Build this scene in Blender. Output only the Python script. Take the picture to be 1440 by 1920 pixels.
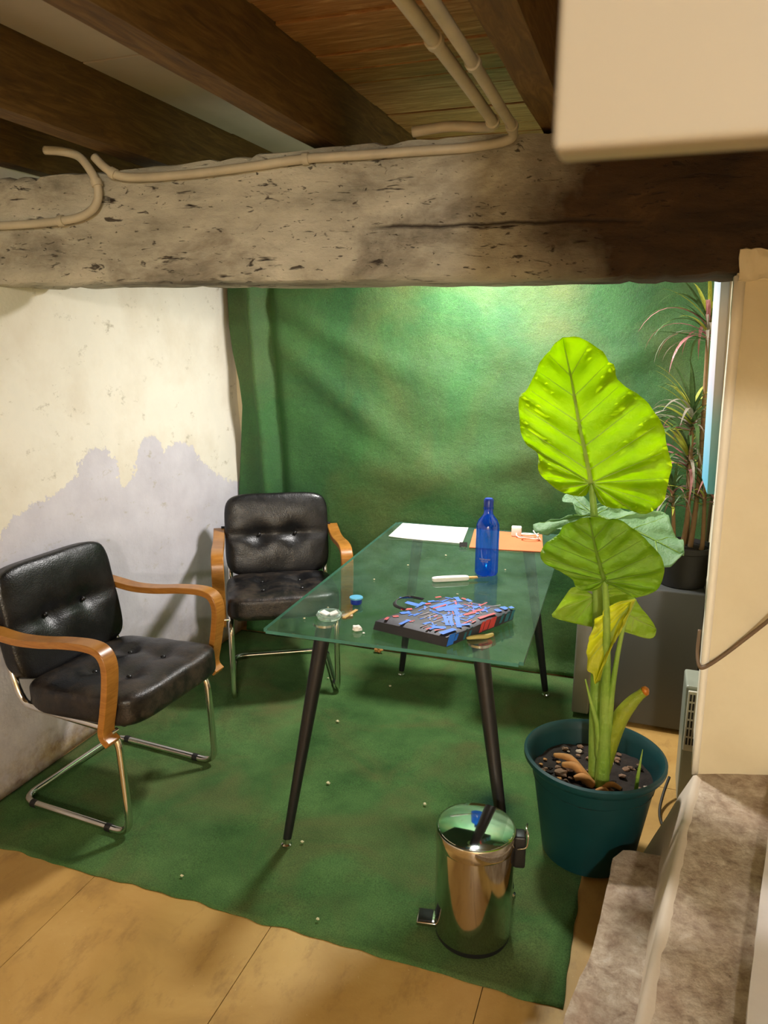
import bpy, bmesh, math, random
from mathutils import Vector, Matrix, noise
random.seed(7)
for o in list(bpy.data.objects): bpy.data.objects.remove(o)
SC = bpy.context.scene
COL = SC.collection
R = math.radians

# ------------------------------------------------------------------ camera
PITCH, YAW, ROLL, FPX = 0.2321, 0.3375, 0.0040, 1411.1
fw = Vector((-math.sin(YAW)*math.cos(PITCH), math.cos(YAW)*math.cos(PITCH), -math.sin(PITCH)))
r0 = Vector((math.cos(YAW), math.sin(YAW), 0)); u0 = r0.cross(fw)
rt = r0*math.cos(ROLL) + u0*math.sin(ROLL); up = rt.cross(fw)
cam = bpy.data.cameras.new('camera'); co = bpy.data.objects.new('camera', cam); COL.objects.link(co)
m = Matrix((rt, up, -fw)).transposed().to_4x4(); m.translation = (0, 0, 1.58); co.matrix_world = m
cam.sensor_fit = 'VERTICAL'; cam.sensor_height = 36; cam.lens = FPX/1920*36
cam.clip_start = 0.02
cam.dof.use_dof = True; cam.dof.focus_distance = 2.5; cam.dof.aperture_fstop = cam.lens/4.0
SC.camera = co

# ------------------------------------------------------------------ light
w = bpy.data.worlds.new('world'); SC.world = w; w.use_nodes = True
w.node_tree.nodes['Background'].inputs[0].default_value = (0.9, 0.85, 0.75, 1)
w.node_tree.nodes['Background'].inputs[1].default_value = 0.02
SC.view_settings.view_transform = 'Standard'; SC.view_settings.look = 'None'
SC.view_settings.gamma = 1; SC.view_settings.use_curve_mapping = False
SC.view_settings.exposure = 0.9
def point(name, loc, power, col, rad):
    l = bpy.data.lights.new(name, 'POINT'); l.energy = power; l.color = col; l.shadow_soft_size = rad
    o = bpy.data.objects.new(name, l); COL.objects.link(o); o.location = loc
def disc(name, loc, power, col, size):      # round ceiling lamp shining down
    l = bpy.data.lights.new(name, 'AREA'); l.shape = 'DISK'; l.size = size; l.energy = power; l.color = col
    o = bpy.data.objects.new(name, l); COL.objects.link(o); o.location = loc
disc('alcove_lamp', (-0.68, 3.00, 2.06), 26, (1.0, 0.96, 0.93), 0.22)
point('entrance_lamp', (0.78, -2.7, 2.10), 165, (1.0, 0.955, 0.885), 0.10)

# ------------------------------------------------------------------ helpers
def tag(o, label=None, cat=None, group=None, kind=None):
    if label: o['label'] = label
    if cat: o['category'] = cat
    if group: o['group'] = group
    if kind: o['kind'] = kind
    return o
def empty(name, loc=(0,0,0), rz=0, **k):
    o = bpy.data.objects.new(name, None); COL.objects.link(o); o.location = loc; o.rotation_euler = (0,0,rz)
    o.empty_display_size = .05
    return tag(o, **k)
class MB:
    def __init__(s): s.v=[]; s.f=[]; s.mi=[]
    def add(s, vs, fs, mi=0):
        b=len(s.v); s.v += [tuple(x) for x in vs]
        s.f += [tuple(i+b for i in f) for f in fs]; s.mi += [mi]*len(fs); return s
    def box(s, a, b, mi=0, bev=0):
        x0,y0,z0=a; x1,y1,z1=b
        if bev:
            bm=bmesh.new(); bmesh.ops.create_cube(bm,size=1)
            for v in bm.verts: v.co=Vector(((v.co.x+.5)*(x1-x0)+x0,(v.co.y+.5)*(y1-y0)+y0,(v.co.z+.5)*(z1-z0)+z0))
            bmesh.ops.bevel(bm,geom=list(bm.edges),offset=bev,segments=3,affect='EDGES',profile=.5)
            bm.verts.index_update(); s.add([v.co for v in bm.verts],[[v.index for v in f.verts] for f in bm.faces],mi); bm.free(); return s
        return s.add([(x0,y0,z0),(x1,y0,z0),(x1,y1,z0),(x0,y1,z0),(x0,y0,z1),(x1,y0,z1),(x1,y1,z1),(x0,y1,z1)],
              [(0,3,2,1),(4,5,6,7),(0,1,5,4),(1,2,6,5),(2,3,7,6),(3,0,4,7)],mi)
    def tube(s, path, rad, n=10, mi=0, closed=False, cap=True):
        P=[Vector(p) for p in path]; N=len(P); rr=rad if isinstance(rad,(list,tuple)) else [rad]*N
        rings=[]; prev=None
        for i in range(N):
            if closed: t=(P[(i+1)%N]-P[i-1])
            else: t=(P[min(i+1,N-1)]-P[max(i-1,0)])
            if t.length<1e-9: t=Vector((0,0,1))
            t.normalize()
            if prev is None:
                a=Vector((0,0,1)) if abs(t.z)<.9 else Vector((1,0,0)); nx=t.cross(a).normalized()
            else:
                nx=(prev-t*prev.dot(t)); nx=nx.normalized() if nx.length>1e-6 else t.orthogonal().normalized()
            prev=nx; ny=t.cross(nx)
            rings.append([P[i]+(nx*math.cos(k*2*math.pi/n)+ny*math.sin(k*2*math.pi/n))*rr[i] for k in range(n)])
        vs=[v for r_ in rings for v in r_]; fs=[]
        M=N if closed else N-1
        for i in range(M):
            j=(i+1)%N
            for k in range(n): fs.append((i*n+k,i*n+(k+1)%n,j*n+(k+1)%n,j*n+k))
        if cap and not closed:
            fs.append(tuple(reversed(range(n)))); fs.append(tuple((N-1)*n+k for k in range(n)))
        return s.add(vs,fs,mi)
    def lathe(s, prof, n=40, c=(0,0), mi=0):
        vs=[];fs=[]
        for r_,z in prof:
            for k in range(n):
                a=2*math.pi*k/n; vs.append((c[0]+r_*math.cos(a),c[1]+r_*math.sin(a),z))
        for i in range(len(prof)-1):
            for k in range(n): fs.append((i*n+k,i*n+(k+1)%n,(i+1)*n+(k+1)%n,(i+1)*n+k))
        if prof[0][0]>1e-4: fs.append(tuple(reversed(range(n))))
        if prof[-1][0]>1e-4: fs.append(tuple((len(prof)-1)*n+k for k in range(n)))
        return s.add(vs,fs,mi)
    def band(s, path, lat, wid, th, mi=0):   # flat band swept along a path in the local x-z plane, at lateral y
        P=[Vector((x,0,z)) for x,z in path]; vs=[]; N=len(P); fs=[]
        for i,p in enumerate(P):
            t=(P[min(i+1,N-1)]-P[max(i-1,0)]).normalized(); nn=Vector((-t.z,0,t.x))
            for a,b in ((-1,-1),(1,-1),(1,1),(-1,1)):
                q=p+nn*(b*th/2); vs.append((q.x,lat+a*wid/2,q.z))
        for i in range(N-1):
            for k in range(4): fs.append((i*4+k,i*4+(k+1)%4,i*4+4+(k+1)%4,i*4+4+k))
        fs.append((3,2,1,0)); fs.append(tuple((N-1)*4+k for k in range(4)))
        return s.add(vs,fs,mi)
    def xf(s, mat): s.v=[tuple(mat @ Vector(v)) for v in s.v]; return s
    def build(s, name, mats, parent=None, smooth=False, bevel=0, fix=True):
        me=bpy.data.meshes.new(name); me.from_pydata(s.v,[],s.f)
        for mm in (mats if isinstance(mats,(list,tuple)) else [mats]): me.materials.append(mm)
        for p,i in zip(me.polygons,s.mi): p.material_index=i
        if fix:
            bm=bmesh.new(); bm.from_mesh(me); bmesh.ops.remove_doubles(bm,verts=bm.verts,dist=1e-6)
            bmesh.ops.recalc_face_normals(bm,faces=bm.faces); bm.to_mesh(me); bm.free()
        if smooth:
            me.polygons.foreach_set('use_smooth',[True]*len(me.polygons))
            if smooth!=True: me.set_sharp_from_angle(angle=R(smooth))
        me.update()
        o=bpy.data.objects.new(name,me); COL.objects.link(o)
        if bevel:
            b=o.modifiers.new('bevel','BEVEL'); b.width=bevel; b.segments=2; b.limit_method='ANGLE'
        if parent: o.parent=parent
        return o
def crom(pts, k=6):          # Catmull-Rom through points
    P=[Vector(p) for p in pts]; out=[]
    for i in range(len(P)-1):
        a=P[max(i-1,0)];b=P[i];c=P[i+1];d=P[min(i+2,len(P)-1)]
        for j in range(k):
            t=j/k; out.append(.5*((2*b)+(c-a)*t+(2*a-5*b+4*c-d)*t*t+(3*b-a-3*c+d)*t**3))
    out.append(P[-1]); return out
def fillet(pts, rad, k=6):    # polyline with rounded corners
    P=[Vector(p) for p in pts]; out=[P[0]]
    for i in range(1,len(P)-1):
        a=(P[i-1]-P[i]); b=(P[i+1]-P[i]); r_=min(rad,a.length*.49,b.length*.49)
        A=P[i]+a.normalized()*r_; B=P[i]+b.normalized()*r_
        for j in range(k+1):
            t=j/k; out.append(A*(1-t)**2+P[i]*2*t*(1-t)+B*t*t)
    out.append(P[-1]); return out
def nz(x,y,z=0,s=1): return noise.noise(Vector((x*s,y*s,z*s)))

# ------------------------------------------------------------------ materials
def srgb(c):
    f=lambda v: v/12.92 if v<=.04045 else ((v+.055)/1.055)**2.4
    return tuple(f(v/255) for v in c)+(1,)
class NT:
    def __init__(s, name):
        s.m=bpy.data.materials.new(name); s.m.use_nodes=True; s.t=s.m.node_tree; s.n=s.t.nodes
        s.b=s.n['Principled BSDF']; s.co=s.n.new('ShaderNodeTexCoord').outputs['Object']
    def link(s,a,b): s.t.links.new(a,b)
    def node(s,typ,**k):
        x=s.n.new(typ)
        for a,b in k.items(): setattr(x,a,b)
        return x
    def geo(s): return s.node('ShaderNodeNewGeometry').outputs['Position']
    def mapped(s, scale=(1,1,1), src=None):
        x=s.node('ShaderNodeMapping'); x.inputs['Scale'].default_value=scale; s.link(src or s.co,x.inputs[0]); return x.outputs[0]
    def noise(s, scale=5, detail=4, rough=.55, src=None, dist=0):
        x=s.node('ShaderNodeTexNoise'); x.inputs['Scale'].default_value=scale; x.inputs['Detail'].default_value=detail
        x.inputs['Roughness'].default_value=rough; x.inputs['Distortion'].default_value=dist
        s.link(src or s.co,x.inputs['Vector']); return x.outputs['Fac']
    def voro(s, scale=5, src=None, feature='F1'):
        x=s.node('ShaderNodeTexVoronoi',feature=feature); x.inputs['Scale'].default_value=scale; s.link(src or s.co,x.inputs['Vector']); return x.outputs['Distance']
    def ramp(s, fac, stops):
        x=s.node('ShaderNodeValToRGB'); e=x.color_ramp.elements
        while len(e)<len(stops): e.new(.5)
        for el,(p,c) in zip(e,stops): el.position=p; el.color=c if len(c)==4 else srgb(c)
        s.link(fac,x.inputs[0]); return x.outputs[0]
    def mix(s, fac, a, b, mode='MIX'):
        x=s.node('ShaderNodeMix',data_type='RGBA',blend_type=mode)
        for i,v in ((0,fac),(6,a),(7,b)):
            if hasattr(v,'is_linked'): s.link(v,x.inputs[i])
            elif i==0: x.inputs[0].default_value=v
            else: x.inputs[i].default_value=v if len(v)==4 else srgb(v)
        return x.outputs[2]
    def math(s, op, a, b=0, c=0):
        x=s.node('ShaderNodeMath',operation=op)
        for i,v in enumerate((a,b,c)):
            if hasattr(v,'is_linked'): s.link(v,x.inputs[i])
            else: x.inputs[i].default_value=v
        return x.outputs[0]
    def sep(s, src): x=s.node('ShaderNodeSeparateXYZ'); s.link(src,x.inputs[0]); return x.outputs
    def bump(s, h, strength=.3, dist=.01, prev=None):
        x=s.node('ShaderNodeBump'); x.inputs['Strength'].default_value=strength; x.inputs['Distance'].default_value=dist
        s.link(h,x.inputs['Height'])
        if prev is not None: s.link(prev,x.inputs['Normal'])
        s.link(x.outputs[0],s.b.inputs['Normal']); return x.outputs[0]
    def base(s, c):
        if hasattr(c,'is_linked'): s.link(c,s.b.inputs['Base Color'])
        else: s.b.inputs['Base Color'].default_value=c if len(c)==4 else srgb(c)
    def set(s, **k):
        for a,v in k.items():
            i=s.b.inputs[a.replace('_',' ')]
            if hasattr(v,'is_linked'): s.link(v,i)
            else: i.default_value=v
        return s
def simple(name, col, rough=.5, metal=0, var=.12, scale=12, bump=0, bscale=60, **k):
    t=NT(name); c=srgb(col); f=t.noise(scale,4)
    lo=tuple(v*(1-var) for v in c[:3])+(1,); hi=tuple(min(1,v*(1+var)) for v in c[:3])+(1,)
    t.base(t.ramp(f,[(.3,lo),(.7,hi)])); t.set(Roughness=rough,Metallic=metal,**k)
    if bump: t.bump(t.noise(bscale,3),bump,.004)
    return t.m
M={}
# chipped plaster: cream paint over lilac-grey undercoat, dirty foot
def wall_left_mat():
    t=NT('chipped_plaster'); g=t.geo(); x,y,z=t.sep(g)
    yj=t.math('ADD',y,t.math('MULTIPLY',t.math('SUBTRACT',t.noise(14,5,.65,g),.5),.16))
    mr=t.math('DIVIDE',t.math('SUBTRACT',yj,1.4),2.2)
    cv=t.node('ShaderNodeFloatCurve'); c=cv.mapping.curves[0]
    pts=[(1.4,.80),(1.867,.909),(1.919,.961),(2.095,.999),(2.236,1.042),(2.319,1.131),(2.396,1.141),(2.469,1.088),(2.521,.968),(2.58,1.026),(2.663,1.138),(2.738,1.14),(2.808,1.072),(2.891,1.097),(3.098,.966),(3.414,.816),(3.6,.78)]
    while len(c.points)<len(pts): c.points.new(.5,.5)
    for p,(a,b) in zip(c.points,pts): p.location=((a-1.4)/2.2,(b-.7)/.6); p.handle_type='AUTO'
    cv.mapping.update(); t.link(mr,cv.inputs['Value'])
    zb=t.math('ADD',t.math('MULTIPLY',cv.outputs[0],.6),.7)
    zj=t.math('ADD',z,t.math('MULTIPLY',t.math('SUBTRACT',t.noise(34,6,.7,g),.5),.09))
    d=t.math('SUBTRACT',zj,zb)
    mask=t.ramp(t.math('ADD',t.math('MULTIPLY',d,14),.5),[(.44,(0,0,0,1)),(.56,(1,1,1,1))])
    cream=t.ramp(t.noise(3.5,5,.6,g),[(.3,(222,214,196)),(.55,(234,229,214)),(.75,(228,224,210))])
    lilac=t.ramp(t.noise(5,5,.6,g),[(.3,(196,192,200)),(.7,(214,211,218))])
    colr=t.mix(mask,lilac,cream)
    # scuffs
    sc=t.ramp(t.noise(11,6,.75,t.mapped((1,1,1.6),g)),[(.60,(0,0,0,1)),(.70,(.75,.75,.75,1))])
    colr=t.mix(sc,colr,(176,168,148))
    # rising damp dirt near the floor
    dz=t.math('ADD',z,t.math('MULTIPLY',t.noise(7,6,.7,g),.5))
    dirt=t.ramp(dz,[(.23,(1,1,1,1)),(.38,(.38,.38,.38,1)),(.66,(0,0,0,1))])
    stain=t.ramp(t.noise(16,5,.7,g),[(.3,(104,72,38)),(.65,(168,148,112))])
    colr=t.mix(dirt,colr,stain)
    t.base(colr); t.set(Roughness=.75)
    b1=t.bump(t.noise(6,5,.6,g),.35,.02); b2=t.bump(t.noise(60,4,.6,g),.2,.004,b1); t.bump(mask,.25,.003,b2)
    return t.m
M['wall_left']=wall_left_mat()
def plaster(name, lo, hi, b=.25):
    t=NT(name); g=t.geo(); c=t.ramp(t.noise(3,5,.6,g),[(.3,lo),(.7,hi)])
    sc=t.ramp(t.noise(22,5,.8,g),[(.70,(0,0,0,1)),(.78,(.35,.35,.35,1))])
    t.base(t.mix(sc,c,(150,120,80))); t.set(Roughness=.7); b1=t.bump(t.noise(5,4,.6,g),b,.02); t.bump(t.noise(50,4,.6,g),b*.6,.004,b1); return t.m
M['cream']=plaster('cream_plaster',(220,206,172),(232,220,188))
M['white_plaster']=plaster('white_plaster',(228,220,214),(240,234,230))
M['edge']=plaster('white_edge_paint',(240,230,208),(248,240,224),.15)
M['panel']=simple('cream_board',(158,149,132),.6,var=.03,scale=4)
def floor_mat():
    t=NT('ochre_floor'); g=t.geo()
    c=t.ramp(t.noise(2.2,6,.6,g,.6),[(.25,(146,110,56)),(.45,(186,146,78)),(.7,(206,168,100))])
    d=t.ramp(t.noise(9,6,.7,t.mapped((1.5,.7,1),g)),[(.52,(0,0,0,1)),(.78,(.7,.7,.7,1))])
    c=t.mix(d,c,(122,86,44)); s=t.ramp(t.noise(80,3,.6,g),[(.70,(0,0,0,1)),(.74,(.5,.5,.5,1))])
    t.base(t.mix(s,c,(226,205,160))); t.set(Roughness=.5); b=t.bump(t.noise(7,5,.6,g),.2,.01); t.bump(t.noise(120,3,.6,g),.12,.003,b); return t.m
M['floor']=floor_mat()
M['joint']=simple('floor_joint',(96,70,36),.9)
def fabric(name, cols, olive, patch, rough=.95):
    t=NT(name); g=t.geo()
    c=t.ramp(t.noise(4,5,.6,g),[(.3,cols[0]),(.7,cols[1])])
    o=t.ramp(t.noise(patch,4,.55,g,.8),[(.45,(0,0,0,1)),(.72,(.8,.8,.8,1))]); c=t.mix(o,c,olive)
    sp=t.ramp(t.noise(240,2,.7,g),[(.3,(.62,.62,.62,1)),(.7,(1.25,1.25,1.25,1))]); c=t.mix(1.0,c,sp,'MULTIPLY')
    fl=t.ramp(t.noise(70,2,.7,g),[(.76,(0,0,0,1)),(.80,(.35,.35,.35,1))]); c=t.mix(fl,c,(150,180,130))
    t.base(c); t.set(Roughness=rough); t.b.inputs['Specular IOR Level'].default_value=.25
    b=t.bump(t.noise(18,4,.6,g),.35,.012); t.bump(t.noise(330,2,.8,g),.6,.003,b); return t.m
M['carpet']=fabric('green_carpet',((52,86,42),(86,120,66)),(96,98,58),3.2)
M['backdrop']=fabric('green_backdrop',((38,84,38),(54,106,48)),(84,96,44),1.6,.62)
M['backdrop'].node_tree.nodes['Principled BSDF'].inputs['Specular IOR Level'].default_value=.5
def beam_mat():
    t=NT('hewn_beam'); g=t.geo(); mp=t.mapped((.35,1,1),g)
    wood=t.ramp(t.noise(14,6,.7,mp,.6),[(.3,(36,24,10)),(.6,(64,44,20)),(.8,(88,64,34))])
    paint=t.ramp(t.noise(9,6,.65,mp),[(.25,(112,108,94)),(.45,(160,155,138)),(.75,(194,189,170))])
    pm=t.ramp(t.noise(3.2,6,.66,t.mapped((.8,1,1.4),g),.4),[(.26,(.15,.15,.15,1)),(.48,(1,1,1,1))])
    x=t.sep(g)[0]; worn=t.ramp(t.math('ADD',t.math('ADD',x,.25),t.math('MULTIPLY',t.noise(5,4,.6,g),.5)),[(.0,(1,1,1,1)),(.35,(.0,.0,.0,1))])  # bare dark wood at the right end, the board's shadow partly painted in
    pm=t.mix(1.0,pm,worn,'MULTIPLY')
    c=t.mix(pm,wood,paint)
    ck=t.ramp(t.noise(22,4,.6,t.mapped((.25,1,1.6),g),.3),[(.30,(1,1,1,1)),(.36,(0,0,0,1))])
    ax=t.ramp(t.noise(34,3,.6,t.mapped((.45,1,1.5),g),.8),[(.30,(.9,.9,.9,1)),(.36,(0,0,0,1))])
    a2=t.ramp(t.noise(75,2,.6,t.mapped((.5,1,1.3),g),.6),[(.27,(.8,.8,.8,1)),(.33,(0,0,0,1))])
    ck=t.mix(1.0,t.mix(1.0,ck,ax,'LIGHTEN'),a2,'LIGHTEN')
    z=t.sep(g)[2]; wob=t.math('MULTIPLY',t.math('SUBTRACT',t.noise(7,4,.6,g),.5),.03)   # long drying crack
    dzc=t.math('ABSOLUTE',t.math('SUBTRACT',t.math('ADD',z,wob),1.872)); inx=t.ramp(t.math('ABSOLUTE',t.math('ADD',x,.42)),[(.30,(1,1,1,1)),(.38,(0,0,0,1))])
    crk=t.math('MULTIPLY',t.ramp(dzc,[(.002,(1,1,1,1)),(.006,(0,0,0,1))]),inx); ck=t.mix(1.0,ck,crk,'LIGHTEN')
    c=t.mix(ck,c,(40,28,16))
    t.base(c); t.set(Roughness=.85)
    b=t.bump(t.noise(16,6,.7,mp),.6,.02); b=t.bump(t.noise(90,3,.6,g),.3,.004,b); t.bump(t.math('SUBTRACT',1.0,ck),.6,.008,b); return t.m
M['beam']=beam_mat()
def wood_mat(name, cols, sc=(1,8,8), rough=.7, scale=6, b=.3):
    t=NT(name); mp=t.mapped(sc)
    f=t.noise(scale,6,.65,mp,1.2); t.base(t.ramp(f,[(.25,cols[0]),(.5,cols[1]),(.75,cols[2])])); t.set(Roughness=rough); t.bump(f,b,.004); return t.m
M['joist']=wood_mat('dark_joist',((62,42,12),(92,66,22),(120,92,44)),(8,1,8),.75)
M['plank']=wood_mat('ceiling_plank',((100,62,24),(150,104,52),(196,158,108)),(1,9,9),.6)
M['grey_panel']=simple('grey_ceiling_board',(172,164,152),.8,var=.12,scale=3)
M['conduit']=simple('painted_conduit',(178,168,144),.5,var=.12,scale=14,bump=.2)
def stone_mat():
    t=NT('worn_stone'); g=t.geo()
    c=t.ramp(t.noise(20,8,.75,g,.3),[(.28,(120,100,82)),(.45,(176,156,134)),(.56,(200,184,162)),(.70,(226,216,200))])
    p=t.ramp(t.voro(60,g),[(.0,(1,1,1,1)),(.16,(0,0,0,1))]); pm=t.math('MULTIPLY',p,t.ramp(t.noise(14,3,.6,g),[(.5,(0,0,0,1)),(.62,(1,1,1,1))]))
    b=t.ramp(t.noise(3.5,4,.6,g),[(.5,(0,0,0,1)),(.75,(.6,.6,.6,1))]); c=t.mix(b,c,(164,134,108))
    t.base(t.mix(pm,c,(92,74,58))); t.set(Roughness=.8); q=t.bump(t.noise(30,7,.7,g),.5,.014); t.bump(t.math('SUBTRACT',1.0,pm),.4,.004,q); return t.m
M['stone']=stone_mat(); M['pale_stone']=plaster('pale_stone',(206,190,168),(222,208,188),.3)
def leather(name, wear):
    t=NT(name); k=t.noise(7,6,.7); brown=t.ramp(t.noise(26,5,.7),[(.35,(38,31,25)),(.7,(84,69,54))])
    mk=t.ramp(k,[(.46,(0,0,0,1)),(.62,(wear,wear,wear,1))]); t.base(t.mix(mk,(13,13,15),brown))
    t.set(Roughness=t.ramp(k,[(.4,(.30,.30,.30,1)),(.75,(.55,.55,.55,1))]))
    b=t.bump(t.noise(9,5,.6),.25,.012); t.bump(t.voro(220),.22,.002,b); return t.m
M['leather']=leather('black_leather',.05); M['leather_worn']=leather('worn_black_leather',.6)
M['arm']=wood_mat('bent_beech',((132,82,24),(160,106,42),(178,124,56)),(2,2,14),.32,5,.08)
M['chrome']=simple('chrome',(225,222,215),.12,1,var=.04)
M['steel']=simple('polished_steel',(196,190,180),.10,1,var=.04,scale=3)
M['lid_steel']=simple('mirror_lid',(225,228,230),.05,1,var=.02)
M['black']=simple('black_plastic',(24,23,23),.45)
M['black_metal']=simple('black_leg',(24,24,26),.4,bump=.05)
M['under']=simple('seat_underside',(22,20,20),.9)
def glass_mat():
    t=NT('tinted_table_glass'); t.n.remove(t.b)
    tr=t.node('ShaderNodeBsdfTransparent'); tr.inputs[0].default_value=(.93,.975,.95,1)
    gl=t.node('ShaderNodeBsdfGlossy'); gl.inputs['Roughness'].default_value=.03; gl.inputs['Color'].default_value=(.9,1,.95,1)
    df=t.node('ShaderNodeBsdfDiffuse'); df.inputs[0].default_value=srgb((150,190,170))
    fr=t.node('ShaderNodeFresnel'); fr.inputs[0].default_value=1.5
    dust_veil=t.ramp(t.noise(7,6,.7),[(.35,(.02,.02,.02,1)),(.75,(.10,.10,.10,1))])  # dust film, its diffuse also painting in some of the veiling reflections
    m1=t.node('ShaderNodeMixShader'); t.link(dust_veil,m1.inputs[0]); t.link(tr.outputs[0],m1.inputs[1]); t.link(df.outputs[0],m1.inputs[2])
    m2=t.node('ShaderNodeMixShader'); t.link(t.math('MULTIPLY',fr.outputs[0],t.math('SUBTRACT',1.0,t.node('ShaderNodeNewGeometry').outputs['Backfacing'])),m2.inputs[0]); t.link(m1.outputs[0],m2.inputs[1]); t.link(gl.outputs[0],m2.inputs[2])
    t.link(m2.outputs[0],t.n['Material Output'].inputs[0]); return t.m
M['glass']=glass_mat()
M['glass_edge']=simple('green_glass_edge',(70,128,116),.12,var=.2,scale=6)
def bottle_mat():
    t=NT('cobalt_bottle'); t.n.remove(t.b)
    tr=t.node('ShaderNodeBsdfTransparent'); tr.inputs[0].default_value=(.07,.42,.98,1)
    df=t.node('ShaderNodeBsdfTranslucent'); df.inputs[0].default_value=(.02,.20,.85,1)
    gl=t.node('ShaderNodeBsdfGlossy'); gl.inputs['Roughness'].default_value=.06
    lw=t.node('ShaderNodeLayerWeight'); lw.inputs[0].default_value=.25
    m1=t.node('ShaderNodeMixShader'); m1.inputs[0].default_value=.18; t.link(tr.outputs[0],m1.inputs[1]); t.link(df.outputs[0],m1.inputs[2])
    m2=t.node('ShaderNodeMixShader'); t.link(t.math('ADD',t.math('MULTIPLY',lw.outputs['Facing'],.18),.06),m2.inputs[0]); t.link(m1.outputs[0],m2.inputs[1]); t.link(gl.outputs[0],m2.inputs[2])
    t.link(m2.outputs[0],t.n['Material Output'].inputs[0]); return t.m
M['blue_glass']=bottle_mat()
M['blue_cap']=simple('blue_cap',(20,50,150),.35); M['cap_top']=simple('pale_blue_cap_top',(96,176,214),.35)
M['clear']=simple('clear_glass',(225,245,238),.06,var=.02,Transmission_Weight=.8)
M['white']=simple('white_plastic',(232,230,224),.4,var=.03)
M['paper']=simple('white_paper',(236,234,228),.8,var=.03)
M['orange']=simple('orange_card',(214,112,66),.75,var=.06)
M['bag']=simple('charcoal_bag',(54,52,62),.55,var=.15,bump=.1)
M['pr_blue']=simple('blue_print',(44,120,235),.5); M['pr_red']=simple('red_print',(206,64,66),.5); M['pr_grey']=simple('grey_print',(140,128,134),.6); M['pr_teal']=simple('teal_print',(26,110,130),.5)
M['wood_stick']=simple('pale_wood',(190,150,80),.7); M['crumb']=simple('pale_crumb',(206,198,160),.8); M['peel']=simple('dry_peel',(186,170,100),.8)
def leafmat(name, lo, hi, trans, rough=.4):
    t=NT(name); c=t.ramp(t.noise(9,4,.6),[(.3,lo),(.7,hi)]); t.base(c); t.set(Roughness=rough)
    t.bump(t.noise(34,5,.65),.6,.012)
    tl=t.node('ShaderNodeBsdfTranslucent'); t.link(c,tl.inputs[0]); mx=t.node('ShaderNodeMixShader'); mx.inputs[0].default_value=trans
    t.link(t.b.outputs[0],mx.inputs[1]); t.link(tl.outputs[0],mx.inputs[2]); t.link(mx.outputs[0],t.n['Material Output'].inputs[0]); return t.m
M['leaf_lime']=leafmat('lime_leaf',(182,216,12),(202,230,18),.74)
M['leaf_mid']=leafmat('mid_green_leaf',(146,192,34),(172,210,50),.58)
M['leaf_dull']=leafmat('dull_green_leaf',(112,158,104),(138,178,122),.25,.6)
M['leaf_yellow']=leafmat('yellowing_leaf',(224,226,50),(238,238,72),.6)
M['leaf_low']=leafmat('pale_lime_leaf',(170,206,46),(200,222,84),.6)
M['vein']=leafmat('pale_vein',(206,222,110),(220,232,140),.7); M['vein_mid']=leafmat('mid_vein',(138,176,50),(160,192,70),.6)
M['vein_dk']=leafmat('green_vein',(126,170,40),(150,186,60),.3)
M['petiole']=leafmat('petiole_green',(138,178,62),(176,202,94),.3)
M['sheath']=leafmat('orange_tip',(190,104,20),(206,130,30),.2)
M['pot']=simple('dark_teal_pot',(10,56,58),.42,var=.1)
M['soil']=simple('dark_soil',(34,25,18),.95,var=.5,scale=40,bump=1,bscale=50)
M['husk']=simple('dry_husk',(176,124,66),.8,var=.25); M['bark']=simple('brown_bark',(120,92,70),.85,var=.3); M['pebble']=simple('pale_pebble',(176,160,140),.8)
M['fridge']=simple('dark_grey_fridge',(66,68,66),.45,var=.06,scale=3); M['fridge_door']=simple('grey_fridge_door',(128,126,118),.4,var=.06); M['gasket']=simple('grey_gasket',(58,58,56),.7)
M['black_pot']=simple('black_nursery_pot',(26,25,25),.5)
M['cane']=simple('cane_bark',(150,120,86),.85,var=.2,bump=.4)
M['dr_green']=leafmat('dracaena_green',(54,84,44),(86,116,62),.2); M['dr_pink']=leafmat('dracaena_pink',(150,84,88),(196,140,138),.2); M['dr_yellow']=leafmat('dracaena_yellow',(170,180,60),(196,200,90),.25); M['dr_grey']=leafmat('dracaena_grey',(128,128,108),(170,160,146),.2)
M['heater']=simple('cream_heater',(206,204,188),.4); M['heater_side']=simple('grey_heater_side',(150,156,142),.35); M['dark_slot']=simple('dark_slot',(40,40,38),.8)
M['canvas_edge']=None
def canvas():
    t=NT('painted_canvas'); g=t.geo(); x,y,z=t.sep(g)
    c=t.ramp(t.math('ADD',t.math('MULTIPLY',t.math('SUBTRACT',z,1.09),1.45),t.math('MULTIPLY',t.math('SUBTRACT',t.noise(6,4,.6,g),.5),.25)),[(.05,(104,182,214)),(.3,(150,192,214)),(.5,(196,190,204)),(.75,(214,204,204)),(.95,(184,198,216))])
    t.base(c); t.set(Roughness=.6); return t.m
M['canvas_edge']=canvas()
M['cable']=simple('brown_cable',(112,88,62),.6); M['grn_cable']=simple('dark_cable',(48,44,30),.6)
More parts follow.
